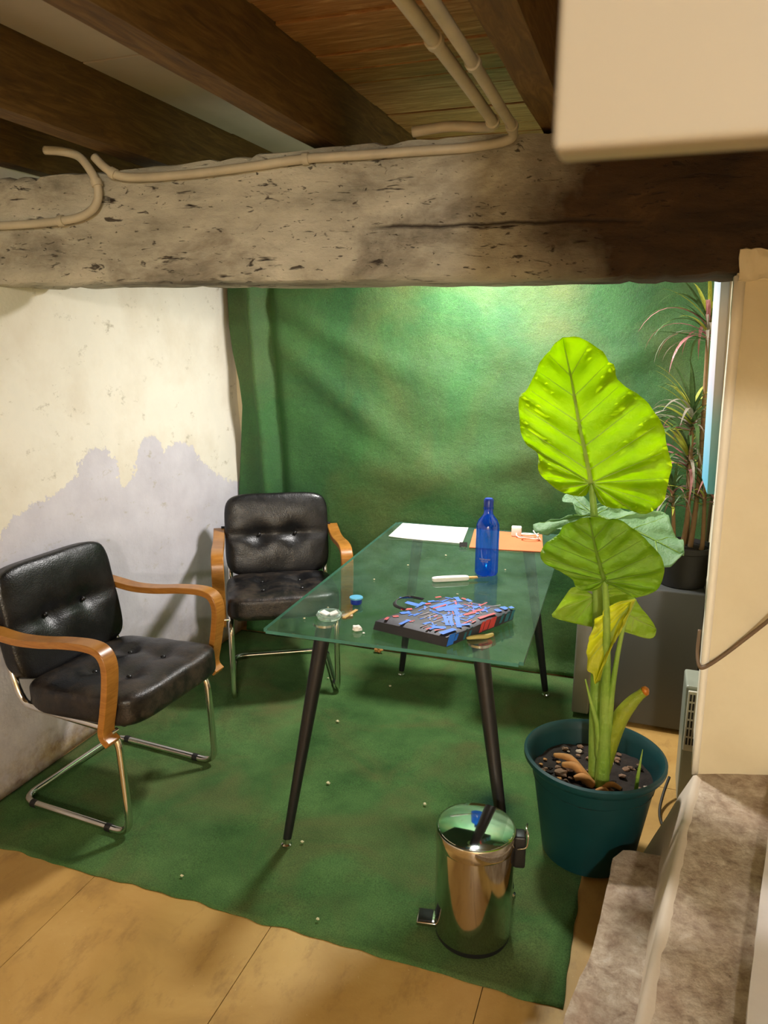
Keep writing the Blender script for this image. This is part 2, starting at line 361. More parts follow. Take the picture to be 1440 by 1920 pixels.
# ------------------------------------------------------------------ measured outlines (room coordinates, metres)
LEAF_TALL =dict(R=[(-0.253,2.271,1.567),(-0.196,2.275,1.565),(-0.157,2.274,1.541),(-0.134,2.272,1.522),(-0.125,2.269,1.506),(-0.105,2.268,1.493),(-0.094,2.261,1.452),(-0.042,2.259,1.419),(0.009,2.253,1.372),(0.039,2.245,1.319),(0.057,2.235,1.261),(0.068,2.227,1.219),(0.06,2.215,1.16),(0.05,2.206,1.119),(0.009,2.196,1.088),(-0.042,2.195,1.1),(-0.084,2.191,1.1),(-0.118,2.192,1.117),(-0.137,2.2,1.163)],
 L=[(-0.253,2.271,1.567),(-0.296,2.259,1.523),(-0.32,2.247,1.473),(-0.339,2.236,1.423),(-0.362,2.229,1.4),(-0.352,2.212,1.311),(-0.332,2.205,1.267),(-0.297,2.203,1.241),(-0.29,2.193,1.191),(-0.257,2.189,1.159),(-0.216,2.188,1.134),(-0.156,2.191,1.129),(-0.145,2.199,1.162)],
 M=[(-0.253,2.271,1.567),(-0.227,2.256,1.48),(-0.211,2.245,1.42),(-0.189,2.23,1.333),(-0.164,2.214,1.246),(-0.142,2.2,1.166)])
LEAF_FRONT =dict(R=[(-0.134,2.123,1.079),(-0.09,2.124,1.081),(-0.058,2.123,1.08),(-0.015,2.112,1.06),(0.027,2.095,1.03),(0.057,2.08,1.001),(0.071,2.061,0.967),(0.056,2.035,0.919),(0.004,2.022,0.896),(-0.042,2.031,0.912),(-0.071,2.035,0.92),(-0.078,2.04,0.928)],
 L=[(-0.134,2.123,1.079),(-0.162,2.119,1.073),(-0.198,2.109,1.055),(-0.216,2.095,1.029),(-0.253,2.077,0.996),(-0.251,2.058,0.961),(-0.206,2.047,0.941),(-0.164,2.037,0.923),(-0.151,2.026,0.903),(-0.127,2.022,0.897),(-0.097,2.026,0.903),(-0.08,2.04,0.928)],
 M=[(-0.134,2.123,1.079),(-0.118,2.094,1.027),(-0.099,2.065,0.975),(-0.079,2.04,0.929)])
LEAF_FLAT =dict(R=[(0.124,2.213,0.972),(0.117,2.279,0.999),(0.092,2.316,1.013),(0.074,2.399,1.047),(0.063,2.409,1.051),(0.029,2.403,1.048),(0.002,2.386,1.041),(-0.045,2.398,1.046),(-0.103,2.426,1.057),(-0.145,2.405,1.049),(-0.16,2.429,1.059),(-0.194,2.462,1.072),(-0.242,2.456,1.069),(-0.237,2.414,1.053),(-0.208,2.402,1.048),(-0.188,2.359,1.031),(-0.142,2.37,1.035)],
 L=[(0.124,2.213,0.972),(0.1,2.168,0.954),(0.074,2.159,0.951),(0.033,2.168,0.954),(-0.03,2.175,0.957),(-0.109,2.206,0.969),(-0.194,2.22,0.975),(-0.235,2.27,0.995),(-0.289,2.241,0.984),(-0.308,2.264,0.993),(-0.304,2.297,1.006),(-0.242,2.322,1.016),(-0.181,2.35,1.027),(-0.139,2.368,1.034)],
 M=[(0.124,2.213,0.972),(-0.005,2.302,1.008),(-0.136,2.371,1.035)])
LEAF_LOW =dict(R=[(0.068,2.179,0.756),(0.052,2.186,0.78),(0.023,2.195,0.809),(-0.007,2.205,0.844),(-0.046,2.21,0.862),(-0.09,2.209,0.857),(-0.109,2.2,0.828)],
 L=[(0.068,2.179,0.756),(0.064,2.172,0.734),(0.04,2.17,0.728),(-0.025,2.173,0.739),(-0.069,2.173,0.739),(-0.108,2.174,0.74),(-0.147,2.175,0.743),(-0.225,2.179,0.755),(-0.216,2.186,0.779),(-0.194,2.197,0.818),(-0.173,2.206,0.847),(-0.139,2.204,0.841),(-0.111,2.2,0.827)],
 M=[(0.068,2.179,0.756),(-0.007,2.187,0.784),(-0.11,2.2,0.827)])
LEAF_WILTED =dict(R=[(-0.071,2.067,0.625),(-0.078,2.072,0.652),(-0.095,2.078,0.659),(-0.104,2.085,0.702),(-0.092,2.087,0.762),(-0.09,2.091,0.803),(-0.067,2.085,0.819),(-0.063,2.086,0.837),(-0.031,2.079,0.866),(0.004,2.07,0.876)],
 L=[(-0.071,2.067,0.625),(-0.062,2.068,0.656),(-0.049,2.068,0.694),(-0.032,2.068,0.749),(-0.015,2.068,0.798),(0.006,2.069,0.876)],
 M=[(-0.071,2.067,0.625),(-0.053,2.074,0.749),(-0.027,2.074,0.823),(0.005,2.07,0.876)])

STROKES= [(-0.675,2.085,-0.645,2.107,0.0101,0),(-0.645,2.057,-0.608,2.048,0.0157,0),(-0.608,2.048,-0.599,2.073,0.012,0),(-0.589,2.066,-0.58,2.072,0.012,1),(-0.587,2.089,-0.575,2.099,0.0083,0),(-0.576,2.132,-0.565,2.14,0.0101,1),(-0.643,1.995,-0.619,2.01,0.0111,1),(-0.634,1.965,-0.617,1.982,0.012,0),(-0.66,1.901,-0.659,1.916,0.0092,1),(-0.646,1.929,-0.636,1.936,0.0101,1),(-0.61,1.881,-0.597,1.919,0.0083,0),(-0.566,2.042,-0.527,2.1,0.012,0),(-0.556,2.033,-0.531,2.076,0.0074,1),(-0.541,2.03,-0.489,2.081,0.0203,0),(-0.52,2.033,-0.488,2.049,0.0138,0),(-0.517,2.148,-0.499,2.121,0.012,0),(-0.498,2.149,-0.485,2.143,0.0083,1),(-0.482,2.144,-0.469,2.134,0.0101,0),(-0.511,1.985,-0.486,1.926,0.0092,0),(-0.496,1.99,-0.474,1.93,0.0092,0),(-0.491,2.038,-0.477,2.012,0.0101,0),(-0.477,1.992,-0.451,1.92,0.0092,0),(-0.518,1.896,-0.489,1.902,0.0138,0),(-0.507,1.872,-0.489,1.892,0.0055,1),(-0.484,1.858,-0.461,1.898,0.0138,0),(-0.451,1.939,-0.431,1.951,0.0101,0),(-0.469,2.051,-0.458,2.05,0.0111,0),(-0.458,2.014,-0.433,2.043,0.0101,1),(-0.436,2.053,-0.418,2.07,0.0111,1),(-0.445,2.081,-0.438,2.094,0.0111,0),(-0.428,2.035,-0.423,2.037,0.0074,0),(-0.44,2.004,-0.436,2.007,0.0083,0),(-0.583,1.964,-0.56,1.997,0.0046,2),(-0.563,1.956,-0.542,1.994,0.0046,2),(-0.552,1.884,-0.541,1.906,0.0037,2),(-0.407,2.1,-0.376,2.127,0.0037,2),(-0.547,2.137,-0.524,2.134,0.0046,0),(-0.416,2.06,-0.409,2.068,0.0074,0),(-0.58,2.091,-0.56,2.099,0.0046,0),(-0.378,2.079,-0.372,2.086,0.0138,0),(-0.363,2.105,-0.358,2.113,0.0138,0),(-0.344,2.117,-0.339,2.122,0.0092,0),(-0.412,2.001,-0.379,2.053,0.0101,1)]
def wpar(o, parent):          # mesh written in room coordinates, parented to an Empty that is only translated
    o.parent=parent; o.matrix_parent_inverse=Matrix.Translation(-Vector(parent.location)); return o

# ------------------------------------------------------------------ room shell
XL, YB = -2.0165, 3.46
def grid_wall(name, fn, nu, nv, mat, parent=None):
    mb=MB(); vs=[fn(i/nu,j/nv) for j in range(nv+1) for i in range(nu+1)]
    mb.add(vs,[(j*(nu+1)+i,j*(nu+1)+i+1,(j+1)*(nu+1)+i+1,(j+1)*(nu+1)+i) for j in range(nv) for i in range(nu)])
    return mb.build(name,mat,parent,True,fix=False)
def slab(name, a, b, mat, parent=None): return MB().box(a,b).build(name,mat,parent)
fl=tag(slab('floor',(-2.4,-3.2,-.08),(1.6,3.7,-.006),M['joint']),kind='structure')
SW=.588
xs=[-.277+SW*i for i in range(-3,4)]
for i in range(-4,4):
    a=max(-2.4,-.277+SW*i)+.0012; b=min(1.6,-.277+SW*(i+1))-.0012
    if b<=a: continue
    y=-2.2
    off=.42 if i%2 else 0.0
    cuts=[-3.2]+[yy for yy in (-2.1+off,-.9+off,.3+off,2.6+off) if yy<3.7]+[3.7]
    for c0,c1 in zip(cuts,cuts[1:]):
        MB().box((a,c0+.0012,-.006),(b,c1-.0012,0)).build('floor_slab',M['floor'],fl)
def wl(u,v):
    y=-3.2+u*6.8; z=v*2.35
    return (XL-.045*max(0,z-1.0)**1.2*.8+.012*nz(y,z,3,1.6)+.005*nz(y,z,1,6)-.03*max(0,.15-z)*0, y, z)
wall_l=grid_wall('wall_left',wl,120,60,M['wall_left'])
so=wall_l.modifiers.new('thick','SOLIDIFY'); so.thickness=.1; so.offset=-1
tag(wall_l,kind='structure')
tag(slab('wall_back',(-2.5,YB+.01,0),(1.6,YB+.12,2.4),M['cream']),kind='structure')
tag(slab('wall_rear',(-2.4,-3.3,0),(1.7,-3.2,2.4),M['cream']),kind='structure')
tag(slab('wall_right',(1.6,-3.2,0),(1.7,3.6,2.4),M['cream']),kind='structure')
# ceiling with joists and boards
ce=tag(slab('ceiling',(-2.5,-3.3,2.31),(1.7,3.7,2.4),M['joist']),kind='structure')
JX=[-2.06,-1.60,-.985,-.33,.29,.92]  # leftmost joist is added to darken the wall above the beam
for jx in JX:
    mb=MB(); n=26
    for k in range(n+1):
        y=-3.18+k*(6.63/n); e=.006*nz(jx,y,0,3); 
        mb.v += [(jx+e,y,2.105+e),(jx+.075+e,y,2.105-e),(jx+.075,y,2.31),(jx,y,2.31)]
    for k in range(n):
        for q in range(4): mb.f.append((k*4+q,k*4+(q+1)%4,k*4+4+(q+1)%4,k*4+4+q)); mb.mi.append(0)
    mb.f += [(3,2,1,0),(n*4,n*4+1,n*4+2,n*4+3)]; mb.mi += [0,0]
    mb.build('joist',M['joist'],ce,30)
bays=[(-2.05,-1.60,'g'),(-1.525,-.985,'g'),(-.91,-.33,'p'),(-.255,.29,'p'),(.365,.92,'p')]
for a,b,k in bays:
    y=.3
    while y<3.4:
        wd=.115 if k=='p' else .78
        z0=2.292+random.uniform(-.003,.003)
        MB().box((a+.002,y+.002,z0),(b-.002,min(3.45,y+wd-.003),2.309)).build('plank' if k=='p' else 'ceiling_board',M['plank'] if k=='p' else M['grey_panel'],ce,bevel=.002)
        y+=wd
# alcove side wall behind the pier
tag(slab('trim_1',(.285,2.48,0),(.40,YB,2.3),M['cream']),kind='structure')

# ------------------------------------------------------------------ hewn beam (its left end is set into the wall)
def beamY(x): return 1.96+.102*(x+2.15)
def make_beam():
    mb=MB(); nx,ns=150,44; x0,x1=-2.095,1.58; rings=[]
    for i in range(nx+1):
        x=x0+(x1-x0)*i/nx; yb=beamY(x); zt=2.045+.05*min(1,(x+2.1)/1.4); z0=1.727+.003*math.sin(x*3)
        W=.27; H=zt-z0; ring=[]
        for k in range(ns):
            t=k/ns*4; s=int(t); f=t-s
            if s==0: p=(0,z0+H*f)      # front face going up
            elif s==1: p=(W*f,zt)
            elif s==2: p=(W,zt-H*f)
            else: p=(W*(1-f),z0)
            cy,cz=W/2,z0+H/2; dy,dz=(p[0]-cy)/(W/2),(p[1]-cz)/(H/2)
            l=(abs(dy)**18+abs(dz)**18)**(1/18); dy/=l; dz/=l
            n1=nz(x*2.2,p[0]*7,p[1]*7)*.010+nz(x*9,p[0]*20,p[1]*26)*.006
            a=abs(nz(x*7,p[1]*17,5.0)); n1-= .010*max(0,.12-a)/.12*(1 if nz(x*3,p[1]*5,9)>0 else 0)
            ring.append((x,yb+cy+dy*(W/2+n1),cz+dz*(H/2+n1*.8)))
        rings.append(ring)
    mb.v=[v for r_ in rings for v in r_]
    for i in range(nx):
        for k in range(ns): mb.f.append((i*ns+k,(i+1)*ns+k,(i+1)*ns+(k+1)%ns,i*ns+(k+1)%ns)); mb.mi.append(0)
    mb.f += [tuple(range(ns)),tuple(nx*ns+k for k in reversed(range(ns)))]; mb.mi+=[0,0]
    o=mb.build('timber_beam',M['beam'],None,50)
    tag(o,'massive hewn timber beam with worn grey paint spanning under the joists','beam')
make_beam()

# ------------------------------------------------------------------ pier, steps
def prism(outline, z0, z1, cut=.05, amp=.006, ns=6, top=None, lean=(0,0)):
    bm=bmesh.new(); vs=[bm.verts.new((x,y,z0)) for x,y in outline]; f=bm.faces.new(vs)
    ex=bmesh.ops.extrude_face_region(bm,geom=[f]); 
    for v in ex['geom']:
        if isinstance(v,bmesh.types.BMVert): v.co.z=z1; v.co.x+=lean[0]; v.co.y+=lean[1]
    bmesh.ops.recalc_face_normals(bm,faces=bm.faces)
    bmesh.ops.triangulate(bm,faces=bm.faces)
    for _ in range(8):
        es=[e for e in bm.edges if e.calc_length()>cut]
        if not es: break
        bmesh.ops.subdivide_edges(bm,edges=es,cuts=1); bmesh.ops.triangulate(bm,faces=bm.faces)
    bm.normal_update()
    for v in bm.verts:
        c=v.co; d=amp*(nz(c.x,c.y,c.z,ns)+.5*nz(c.x,c.y,c.z,ns*3.1))
        v.co=c+v.normal*d
    mb=MB(); bm.verts.index_update(); mb.add([v.co for v in bm.verts],[[v.index for v in f.verts] for f in bm.faces]); bm.free(); return mb
pier=prism([(.213,2.214),(.90,2.44),(.90,2.50),(.225,2.50)],.295,1.735,.06,.003,5,lean=(-.028,-.012)).build('wall_pier',M['cream'],None,50)
tag(pier,kind='structure')
# lighter painted corner strip of the pier
mb=MB(); 
for k in range(13):
    t=k/12; z=.297+1.432*t; x=.213-.028*t; y=2.214-.012*t; wv=.017+.016*t+.002*nz(z,0,0,9)
    mb.v += [(x-.006,y+.05,z),(x-.007,y-.004,z),(x+wv*.62,y-.006+wv*.2,z)]
for k in range(12):
    for q in range(2): mb.f.append((k*3+q,k*3+q+1,k*3+4+q,k*3+3+q)); mb.mi.append(0)
o=mb.build('corner_strip',M['edge'],pier,True,fix=False); s_=o.modifiers.new('t','SOLIDIFY'); s_.thickness=.004; s_.offset=-1
# plaster patch against the beam
o=prism([(.185,2.186),(.23,2.19),(.75,2.30),(.75,2.36),(.19,2.21)],1.715,1.790,.02,.014,16).build('plaster_patch',M['cream'],pier,40)
st1=prism([(-.15,.75),(-.068,1.393),(-.031,1.558),(-.012,1.744),(.004,1.943),(.03,1.985),(.067,1.995),(.165,2.0),(.085,1.4),(-.005,.75)],.0,.15,.035,.005,9).build('stone_step',M['stone'],None,60)
tag(st1,'low worn stone step with uneven edge on the floor beside the pot','step')
st2=prism([(.0,.75),(.082,1.349),(.148,1.78),(.214,2.21),(.34,2.46),(.92,2.46),(.92,2.3),(.46,2.3),(.392,1.986),(.275,1.365),(.18,.75)],.0,.30,.04,.004,9).build('stone_ledge',M['stone'],None,60)
rf=MB()                                   # pale battered face of the ledge, flaring towards the pier
for k in range(25):
    t=k/24; y=.80+1.40*t; x=.007+(.075/.55)*(y-.80) if y<1.349 else .082+(.132/.861)*(y-1.349); fl_=.012+.105*max(0,(y-1.3)/.9)
    for q in range(5):
        h=q/4; rf.v.append((x-fl_*(1-h)-.004+.003*nz(y,h,0,14),y,.003+.298*h))
    rf.v.append((x+.006,y,.3055)); rf.v.append((x+.014+.005*nz(y,4,0,15),y,.3035)); rf.v.append((x+.03,y,.295))
for k in range(24):
    for q in range(7): rf.f.append((k*8+q,k*8+q+1,k*8+9+q,k*8+8+q)); rf.mi.append(0)
rfo=rf.build('side_face',M['pale_stone'],st2,True)
tag(st2,'higher worn stone ledge under the cream pier','step')
st3=prism([(.176,.75),(.270,1.365),(.386,1.986),(.455,2.28),(.80,2.28),(.80,.75)],.0,.335,.06,.003,7).build('white_ledge',M['white_plaster'],None,60)
tag(st3,'white plastered ledge at the bottom right edge','step')

# hanging cream board near the camera
pn=MB().box((-.055,.40,1.667),(1.1,.432,2.30),bev=.004).build('cream_board',M['panel'],None,40)
tag(pn,'blurred cream board hanging from the ceiling close in front','panel')

# ------------------------------------------------------------------ conduits
def clip(p, t, rad, parent, mat):
    t=Vector(t).normalized(); p=Vector(p)
    o=MB().tube([p-t*.009,p+t*.009],rad*1.32,14).build('clip',mat,parent,40); return wpar(o,parent)
def conduit(path, rad, clips, label, name='conduit_pipe'):
    p0=path[0]; e=empty(name,p0,label=label,cat='pipe'); pts=crom(path,6)
    o=MB().tube(pts,rad,12).build('tube',M['conduit'],e,True); wpar(o,e)
    for c in clips:
        i=min(range(len(pts)),key=lambda j:(pts[j]-Vector(c)).length); i=max(1,min(i,len(pts)-2)); clip(pts[i],pts[i+1]-pts[i-1],rad,e,M['conduit'])
cA=[(-.384,.2,2.10),(-.385,1.388,2.105),(-.386,1.9,2.098),(-.385,2.07,2.088),(-.405,2.108,2.071),(-.506,2.108,2.061),(-.62,2.096,2.059),(-.782,2.079,2.056),(-.958,2.062,2.054),(-1.109,2.046,2.042),(-1.241,2.033,2.033),(-1.376,2.019,2.027),(-1.479,2.008,2.027),(-1.54,2.0,2.034),(-1.582,1.994,2.058),(-1.615,1.992,2.089)]
conduit(cA,.0125,[(-.966,2.067,2.055),(-1.558,2.0,2.045),(-.386,1.59,2.1),(-.388,2.06,2.09)],'longer cream conduit turning from the joist along the top of the timber beam')
cC=[(-.432,.2,2.105),(-.432,1.37,2.11),(-.430,1.9,2.104),(-.43,2.04,2.096),(-.47,2.10,2.105),(-.56,2.105,2.115),(-.66,2.10,2.108)]
conduit(cC,.0135,[(-.431,1.547,2.11),(-.431,2.03,2.097)],'shorter cream conduit under the joist ending behind the timber beam')
cB=[(-1.781,1.978,2.115),(-1.719,1.984,2.108),(-1.667,1.987,2.092),(-1.632,1.988,2.055),(-1.611,1.989,2.015),(-1.608,1.988,1.977),(-1.629,1.986,1.943),(-1.677,1.982,1.922),(-1.742,1.976,1.913),(-1.856,1.964,1.907),(-1.985,1.950,1.904),(-2.05,1.944,1.903)]
conduit(cB,.0125,[(-1.613,1.99,2.018),(-1.746,1.976,1.913)],'S-shaped cream conduit at the left end of the timber beam')

# ------------------------------------------------------------------ carpet and backdrop
def make_carpet():
    nx,ny=110,100; mb=MB(); x0,x1,y0,y1=-2.012,-.082,1.548,3.385
    for j in range(ny+1):
        for i in range(nx+1):
            u,v=i/nx,j/ny; x=x0+(x1-x0)*u; y=y0+(y1-y0)*v
            if j==0: y+=.010*nz(x,0,0,14)+.012*nz(x,3,0,3)
            if i==nx: x+=.006*nz(y,1,0,13)
            z=.004+.0035*max(0,nz(x*1.5,y*1.5,2,2.2))+.004*max(0,1-abs(nz(x,y,7,1.7))*9)
            z+=.008*max(0,1-abs((y-2.45)-.35*(x+1.0)-.10*math.sin(x*4))/.06)*max(0,1-abs(x+.75)/.55)
            e=min(u,1-u,v,1-v); z=.003+(z-.003)*min(1,e*12+.15)
            mb.v.append((x,y,z))
    mb.f=[(j*(nx+1)+i,j*(nx+1)+i+1,(j+1)*(nx+1)+i+1,(j+1)*(nx+1)+i) for j in range(ny) for i in range(nx)]; mb.mi=[0]*len(mb.f)
    o=mb.build('green_carpet',M['carpet'],None,True,fix=False); s_=o.modifiers.new('t','SOLIDIFY'); s_.thickness=.003; s_.offset=-1
    tag(o,'green felt carpet spread over the ochre floor under the table','carpet')
make_carpet()
def make_backdrop():
    nx,nz_=150,110; mb=MB()
    edge=[(0,-1.975),(.3,-1.985),(.777,-1.998),(1.0,-1.975),(1.22,-1.955),(1.35,-1.965),(1.49,-1.993),(1.62,-2.01),(2.29,-2.01)]
    def ex(z):
        for (a,b),(c,d) in zip(edge,edge[1:]):
            if a<=z<=c: return b+(d-b)*(z-a)/(c-a)
        return edge[-1][1]
    for j in range(nz_+1):
        z=.010+j/nz_*2.27
        for i in range(nx+1):
            u=i/nx; x0=ex(min(z,2.29)); x=x0+(.27-x0)*u**1.15
            y=3.40+.022*nz(x*1.1,z*1.1,4,1.5)+.008*nz(x,z,9,5)
            xf=-1.875+.05*(1.8-z)           # vertical fold near the left edge
            y-=.050*math.exp(-((x-xf)/.028)**2)*(.35+.65*min(1,z/1.2)); y+=.030*math.exp(-((x-xf-.075)/.035)**2)
            # sagging diagonal drapes
            for (xa,za,sl,am,wd) in ((-1.55,1.62,-.55,.026,.055),(-1.45,1.30,-.75,.03,.07),(-.55,1.02,.28,.028,.07),(-1.0,.9,-.25,.02,.08),(-.15,1.45,.5,.02,.06)):
                q=(z-za)-sl*(x-xa)-.25*(x-xa)**2
                y-=.62*am*math.exp(-(q/(wd*1.15))**2)*math.exp(-((x-xa)/.55)**2)
            y=min(3.45,y)
            if z<.08: y-=.02*(1-z/.08)
            mb.v.append((x,y,z))
    n=nx+1
    mb.f=[(j*n+i,j*n+i+1,(j+1)*n+i+1,(j+1)*n+i) for j in range(nz_) for i in range(nx)]; mb.mi=[0]*len(mb.f)
    o=mb.build('green_backdrop',M['backdrop'],None,True,fix=False); s_=o.modifiers.new('t','SOLIDIFY'); s_.thickness=.003; s_.offset=1
    tag(o,'green felt cloth hung over the back wall with soft folds','cloth')
make_backdrop()

# ------------------------------------------------------------------ chairs
def cushion(sx, sy, sz, dents, n=22, e=(7,7,3.2), crease=None):
    bm=bmesh.new(); bmesh.ops.create_cube(bm,size=2); bmesh.ops.subdivide_edges(bm,edges=list(bm.edges),cuts=n,use_grid_fill=True)
    for v in bm.verts:
        x,y,z=v.co; q=7
        l=(abs(x)**q+abs(y)**q+abs(z)**4)**(1/q) if max(abs(x),abs(y))>0 else 1
        l=max(l,1e-6); k=(abs(x)**6+abs(y)**6+abs(z)**6)**(1/6); x,y,z=x/k,y/k,z/k
        X,Y,Z=x*sx,y*sy,z*sz
        if z>0:
            rr=max(abs(x),abs(y)); Z*= 1-.16*rr**4
            for dx,dy,dd,ww in dents: Z-=dd*z*math.exp(-((X-dx)**2+(Y-dy)**2)/ww**2)
            if crease:
                for kind,c,dd,ww in crease:
                    q=(X-c) if kind=='x' else (Y-c); Z-=dd*z*math.exp(-(q/ww)**2)*(1-.8*rr**5)
            Z+=.003*nz(X,Y,1,14)*z
        v.co=(X,Y,Z)
    bm.normal_update(); mb=MB(); bm.verts.index_update(); mb.add([v.co for v in bm.verts],[[v.index for v in f.verts] for f in bm.faces]); bm.free(); return mb
def make_chair(name, loc, rz, label):
    e=empty(name,loc,rz,label=label,cat='chair',group='chrome cantilever armchairs')
    # seat cushion
    s=cushion(.235,.245,.062,[(-.055,-.085,.020,.045),(-.055,.085,.020,.045),(.09,-.085,.016,.05),(.09,.085,.016,.05)],crease=[('x',-.055,.007,.018),('y',-.085,.005,.02),('y',.085,.005,.02),('x',.09,.004,.02)])
    s.xf(Matrix.Translation((.295,0,.430)) @ Matrix.Rotation(R(-4),4,'Y'))
    seat=s.build('seat',M['leather_worn'],e,True)
    for bx in (-.055,.09):
        for by in (-.085,.085):
            c=Vector((.295+bx,by,.430+.044+(bx)*.07)); b_=MB().lathe([(0,.007),(.006,.006),(.009,.002),(.009,0)],12); b_.xf(Matrix.Translation(c)); b_.build('button',M['leather'],seat,True)
    # backrest: local plane leaning back
    bk=cushion(.195,.245,.046,[(.0,-.085,.024,.05),(.0,.085,.024,.05)],crease=[('x',.0,.012,.02)])
    T=Matrix.Translation((.018,0,.640)) @ Matrix.Rotation(R(-102),4,'Y') @ Matrix.Rotation(math.pi,4,'Z')
    # local x -> up, local z -> forward
    up_=Vector((-.20,0,.98)).normalized(); fo=Vector((.98,0,.20)).normalized(); la=Vector((0,1,0))
    T=Matrix((( up_.x,la.x,fo.x,.022),(up_.y,la.y,fo.y,0),(up_.z,la.z,fo.z,.640),(0,0,0,1)))
    back=bk.xf(T).build('backrest',M['leather'],e,True)
    for by in (-.085,.085):
        b_=MB().lathe([(0,.007),(.006,.006),(.009,.002),(.009,0)],12); b_.xf(T @ Matrix.Translation((0,by,.020))); b_.build('button',M['leather'],back,True)
    MB().box((.06,-.20,.372),(.46,.20,.392)).build('seat_board',M['under'],e,bevel=.005)
    # one bent chrome tube: back uprights, seat rails, front legs, floor runners and the rear floor bar
    h=.228; side=lambda s_:[(-.005,s_*h,.60),(.045,s_*h,.43),(.075,s_*h,.385),(.455,s_*h,.372),(.475,s_*h,.013),(.0,s_*h,.013)]
    path=[Vector(p) for p in side(-1)]+[Vector(p) for p in reversed(side(1))]
    fr=MB().tube(fillet(path,.065,7),.0125,12).build('frame',M['chrome'],e,True)
    for s_ in (-1,1):
        for x in (.06,.385): MB().tube([(x-.011,s_*h,.013),(x+.011,s_*h,.013)],.0136,12).build('glide',M['black'],fr,40)
    # bent-wood arms
    for s_ in (-1,1):
        p=[(-.03,.655),(.03,.648),(.12,.640),(.22,.646),(.33,.662),(.42,.668),(.468,.655),(.487,.615),(.482,.545),(.466,.460),(.454,.405),(.458,.380),(.478,.362)]
        pp=[(v.x,v.z) for v in crom([(x,0,z) for x,z in p],6)]
        MB().band(pp,s_*.272,.052,.023).build('armrest',M['arm'],e,35,bevel=.003)
        MB().tube([(.462,s_*.236,.385),(.462,s_*.262,.385)],.008,10).build('arm_bolt',M['chrome'],e,40)
        MB().box((-.035,s_*.25-.012,.635),(-.015,s_*.25+.012,.672)).build('arm_bracket',M['under'],e)
    return e
make_chair('armchair',(-1.915,1.977,.006),R(-3.7),'black leather cantilever armchair with wooden arms nearest the camera, left')
make_chair('armchair',(-1.655,3.15,.006),R(-59.5),'black leather cantilever armchair in the corner behind the glass table')

# ------------------------------------------------------------------ glass table
TL=Matrix.Translation((-1.012,1.8155,0)) @ Matrix.Rotation(.0304,4,'Z')
te=empty('glass_table',(-1.012,1.8155,.006),.0304,label='rectangular green-tinted glass table on four splayed black legs',cat='table')
TW,TLn=.7537,1.3654
def glass_top():
    bm=bmesh.new(); bmesh.ops.create_cube(bm,size=1)
    for v in bm.verts: v.co=Vector(((v.co.x+.5)*TW,(v.co.y+.5)*TLn,.733+(v.co.z+.5)*.010-.006))
    bmesh.ops.bevel(bm,geom=[e for e in bm.edges if abs(e.verts[0].co.z-e.verts[1].co.z)>.005],offset=.012,segments=4,affect='EDGES')
    bmesh.ops.recalc_face_normals(bm,faces=bm.faces); bm.normal_update()
    mb=MB(); bm.verts.index_update()
    for f in bm.faces: mb.f.append(tuple(v.index for v in f.verts)); mb.mi.append(0 if abs(f.normal.z)>.9 else 1)
    mb.v=[tuple(v.co) for v in bm.verts]; bm.free()
    return mb.build('glass_top',[M['glass'],M['glass_edge']],te,fix=False)
glass_top()
d=.14
for fx,fy,tx,ty in ((.04,.04,d,d),(TW-.01,.04,TW-d,d),(.04,TLn-.04,d,TLn-d),(TW-.04,TLn-.04,TW-d,TLn-d)):
    a=Vector((fx,fy,.012)); b=Vector((tx,ty,.722))
    lg=MB().tube([a.lerp(b,t) for t in (0.02,.3,.65,1)],[.0135,.0165,.021,.025],16).build('leg',M['black_metal'],te,40)
    MB().lathe([(.017,.0),(.017,.006),(.012,.010),(.011,.026)],16,(fx,fy)).build('foot',M['chrome'],lg,40)
    MB().lathe([(.036,.719),(.036,.7265)],24,(tx,ty)).build('mount',M['chrome'],lg,40)
ZT=.7445    # upper face of the glass
# ------------------------------------------------------------------ things on the table
b=empty('glass_bottle',(-.508,2.56,ZT),label='cobalt blue glass bottle standing on the table',cat='bottle')
MB().lathe([(0,.006),(.030,.003),(.037,0),(.041,.006),(.041,.168),(.0395,.182),(.033,.198),(.022,.211),(.0165,.220),(.0155,.236),(.018,.237),(.018,.243),(.0155,.244),(.0155,.252)],32).build('body',M['blue_glass'],b,50)
MB().lathe([(.0172,.246),(.0172,.270),(.013,.276),(0,.276)],24).build('cap',M['blue_cap'],b,50)
mb=MB()
for row,(z,n) in enumerate(((.063,11),(.055,7))):
    for k in range(n):
        a=R(-115+k*5.2+row*9); r_=.0416; w_=R(1.5); hh=.0028-.001*row
        mb.add([(r_*math.cos(a-w_),r_*math.sin(a-w_),z-hh),(r_*math.cos(a+w_),r_*math.sin(a+w_),z-hh),(r_*math.cos(a+w_),r_*math.sin(a+w_),z+hh),(r_*math.cos(a-w_),r_*math.sin(a-w_),z+hh)],[(0,1,2,3)])
tag(mb.build('print',M['pr_grey'],b,fix=False),kind='stuff')

c=empty('bottle_cap',(-.833,2.11,ZT),label='small blue screw cap near the table edge',cat='cap')
MB().lathe([(.017,0),(.0185,.004),(.0185,.017)],20).build('side',M['blue_cap'],c,40)
MB().lathe([(.021,.0168),(.022,.019),(.021,.022),(0,.0225)],20).build('top',M['cap_top'],c,40)

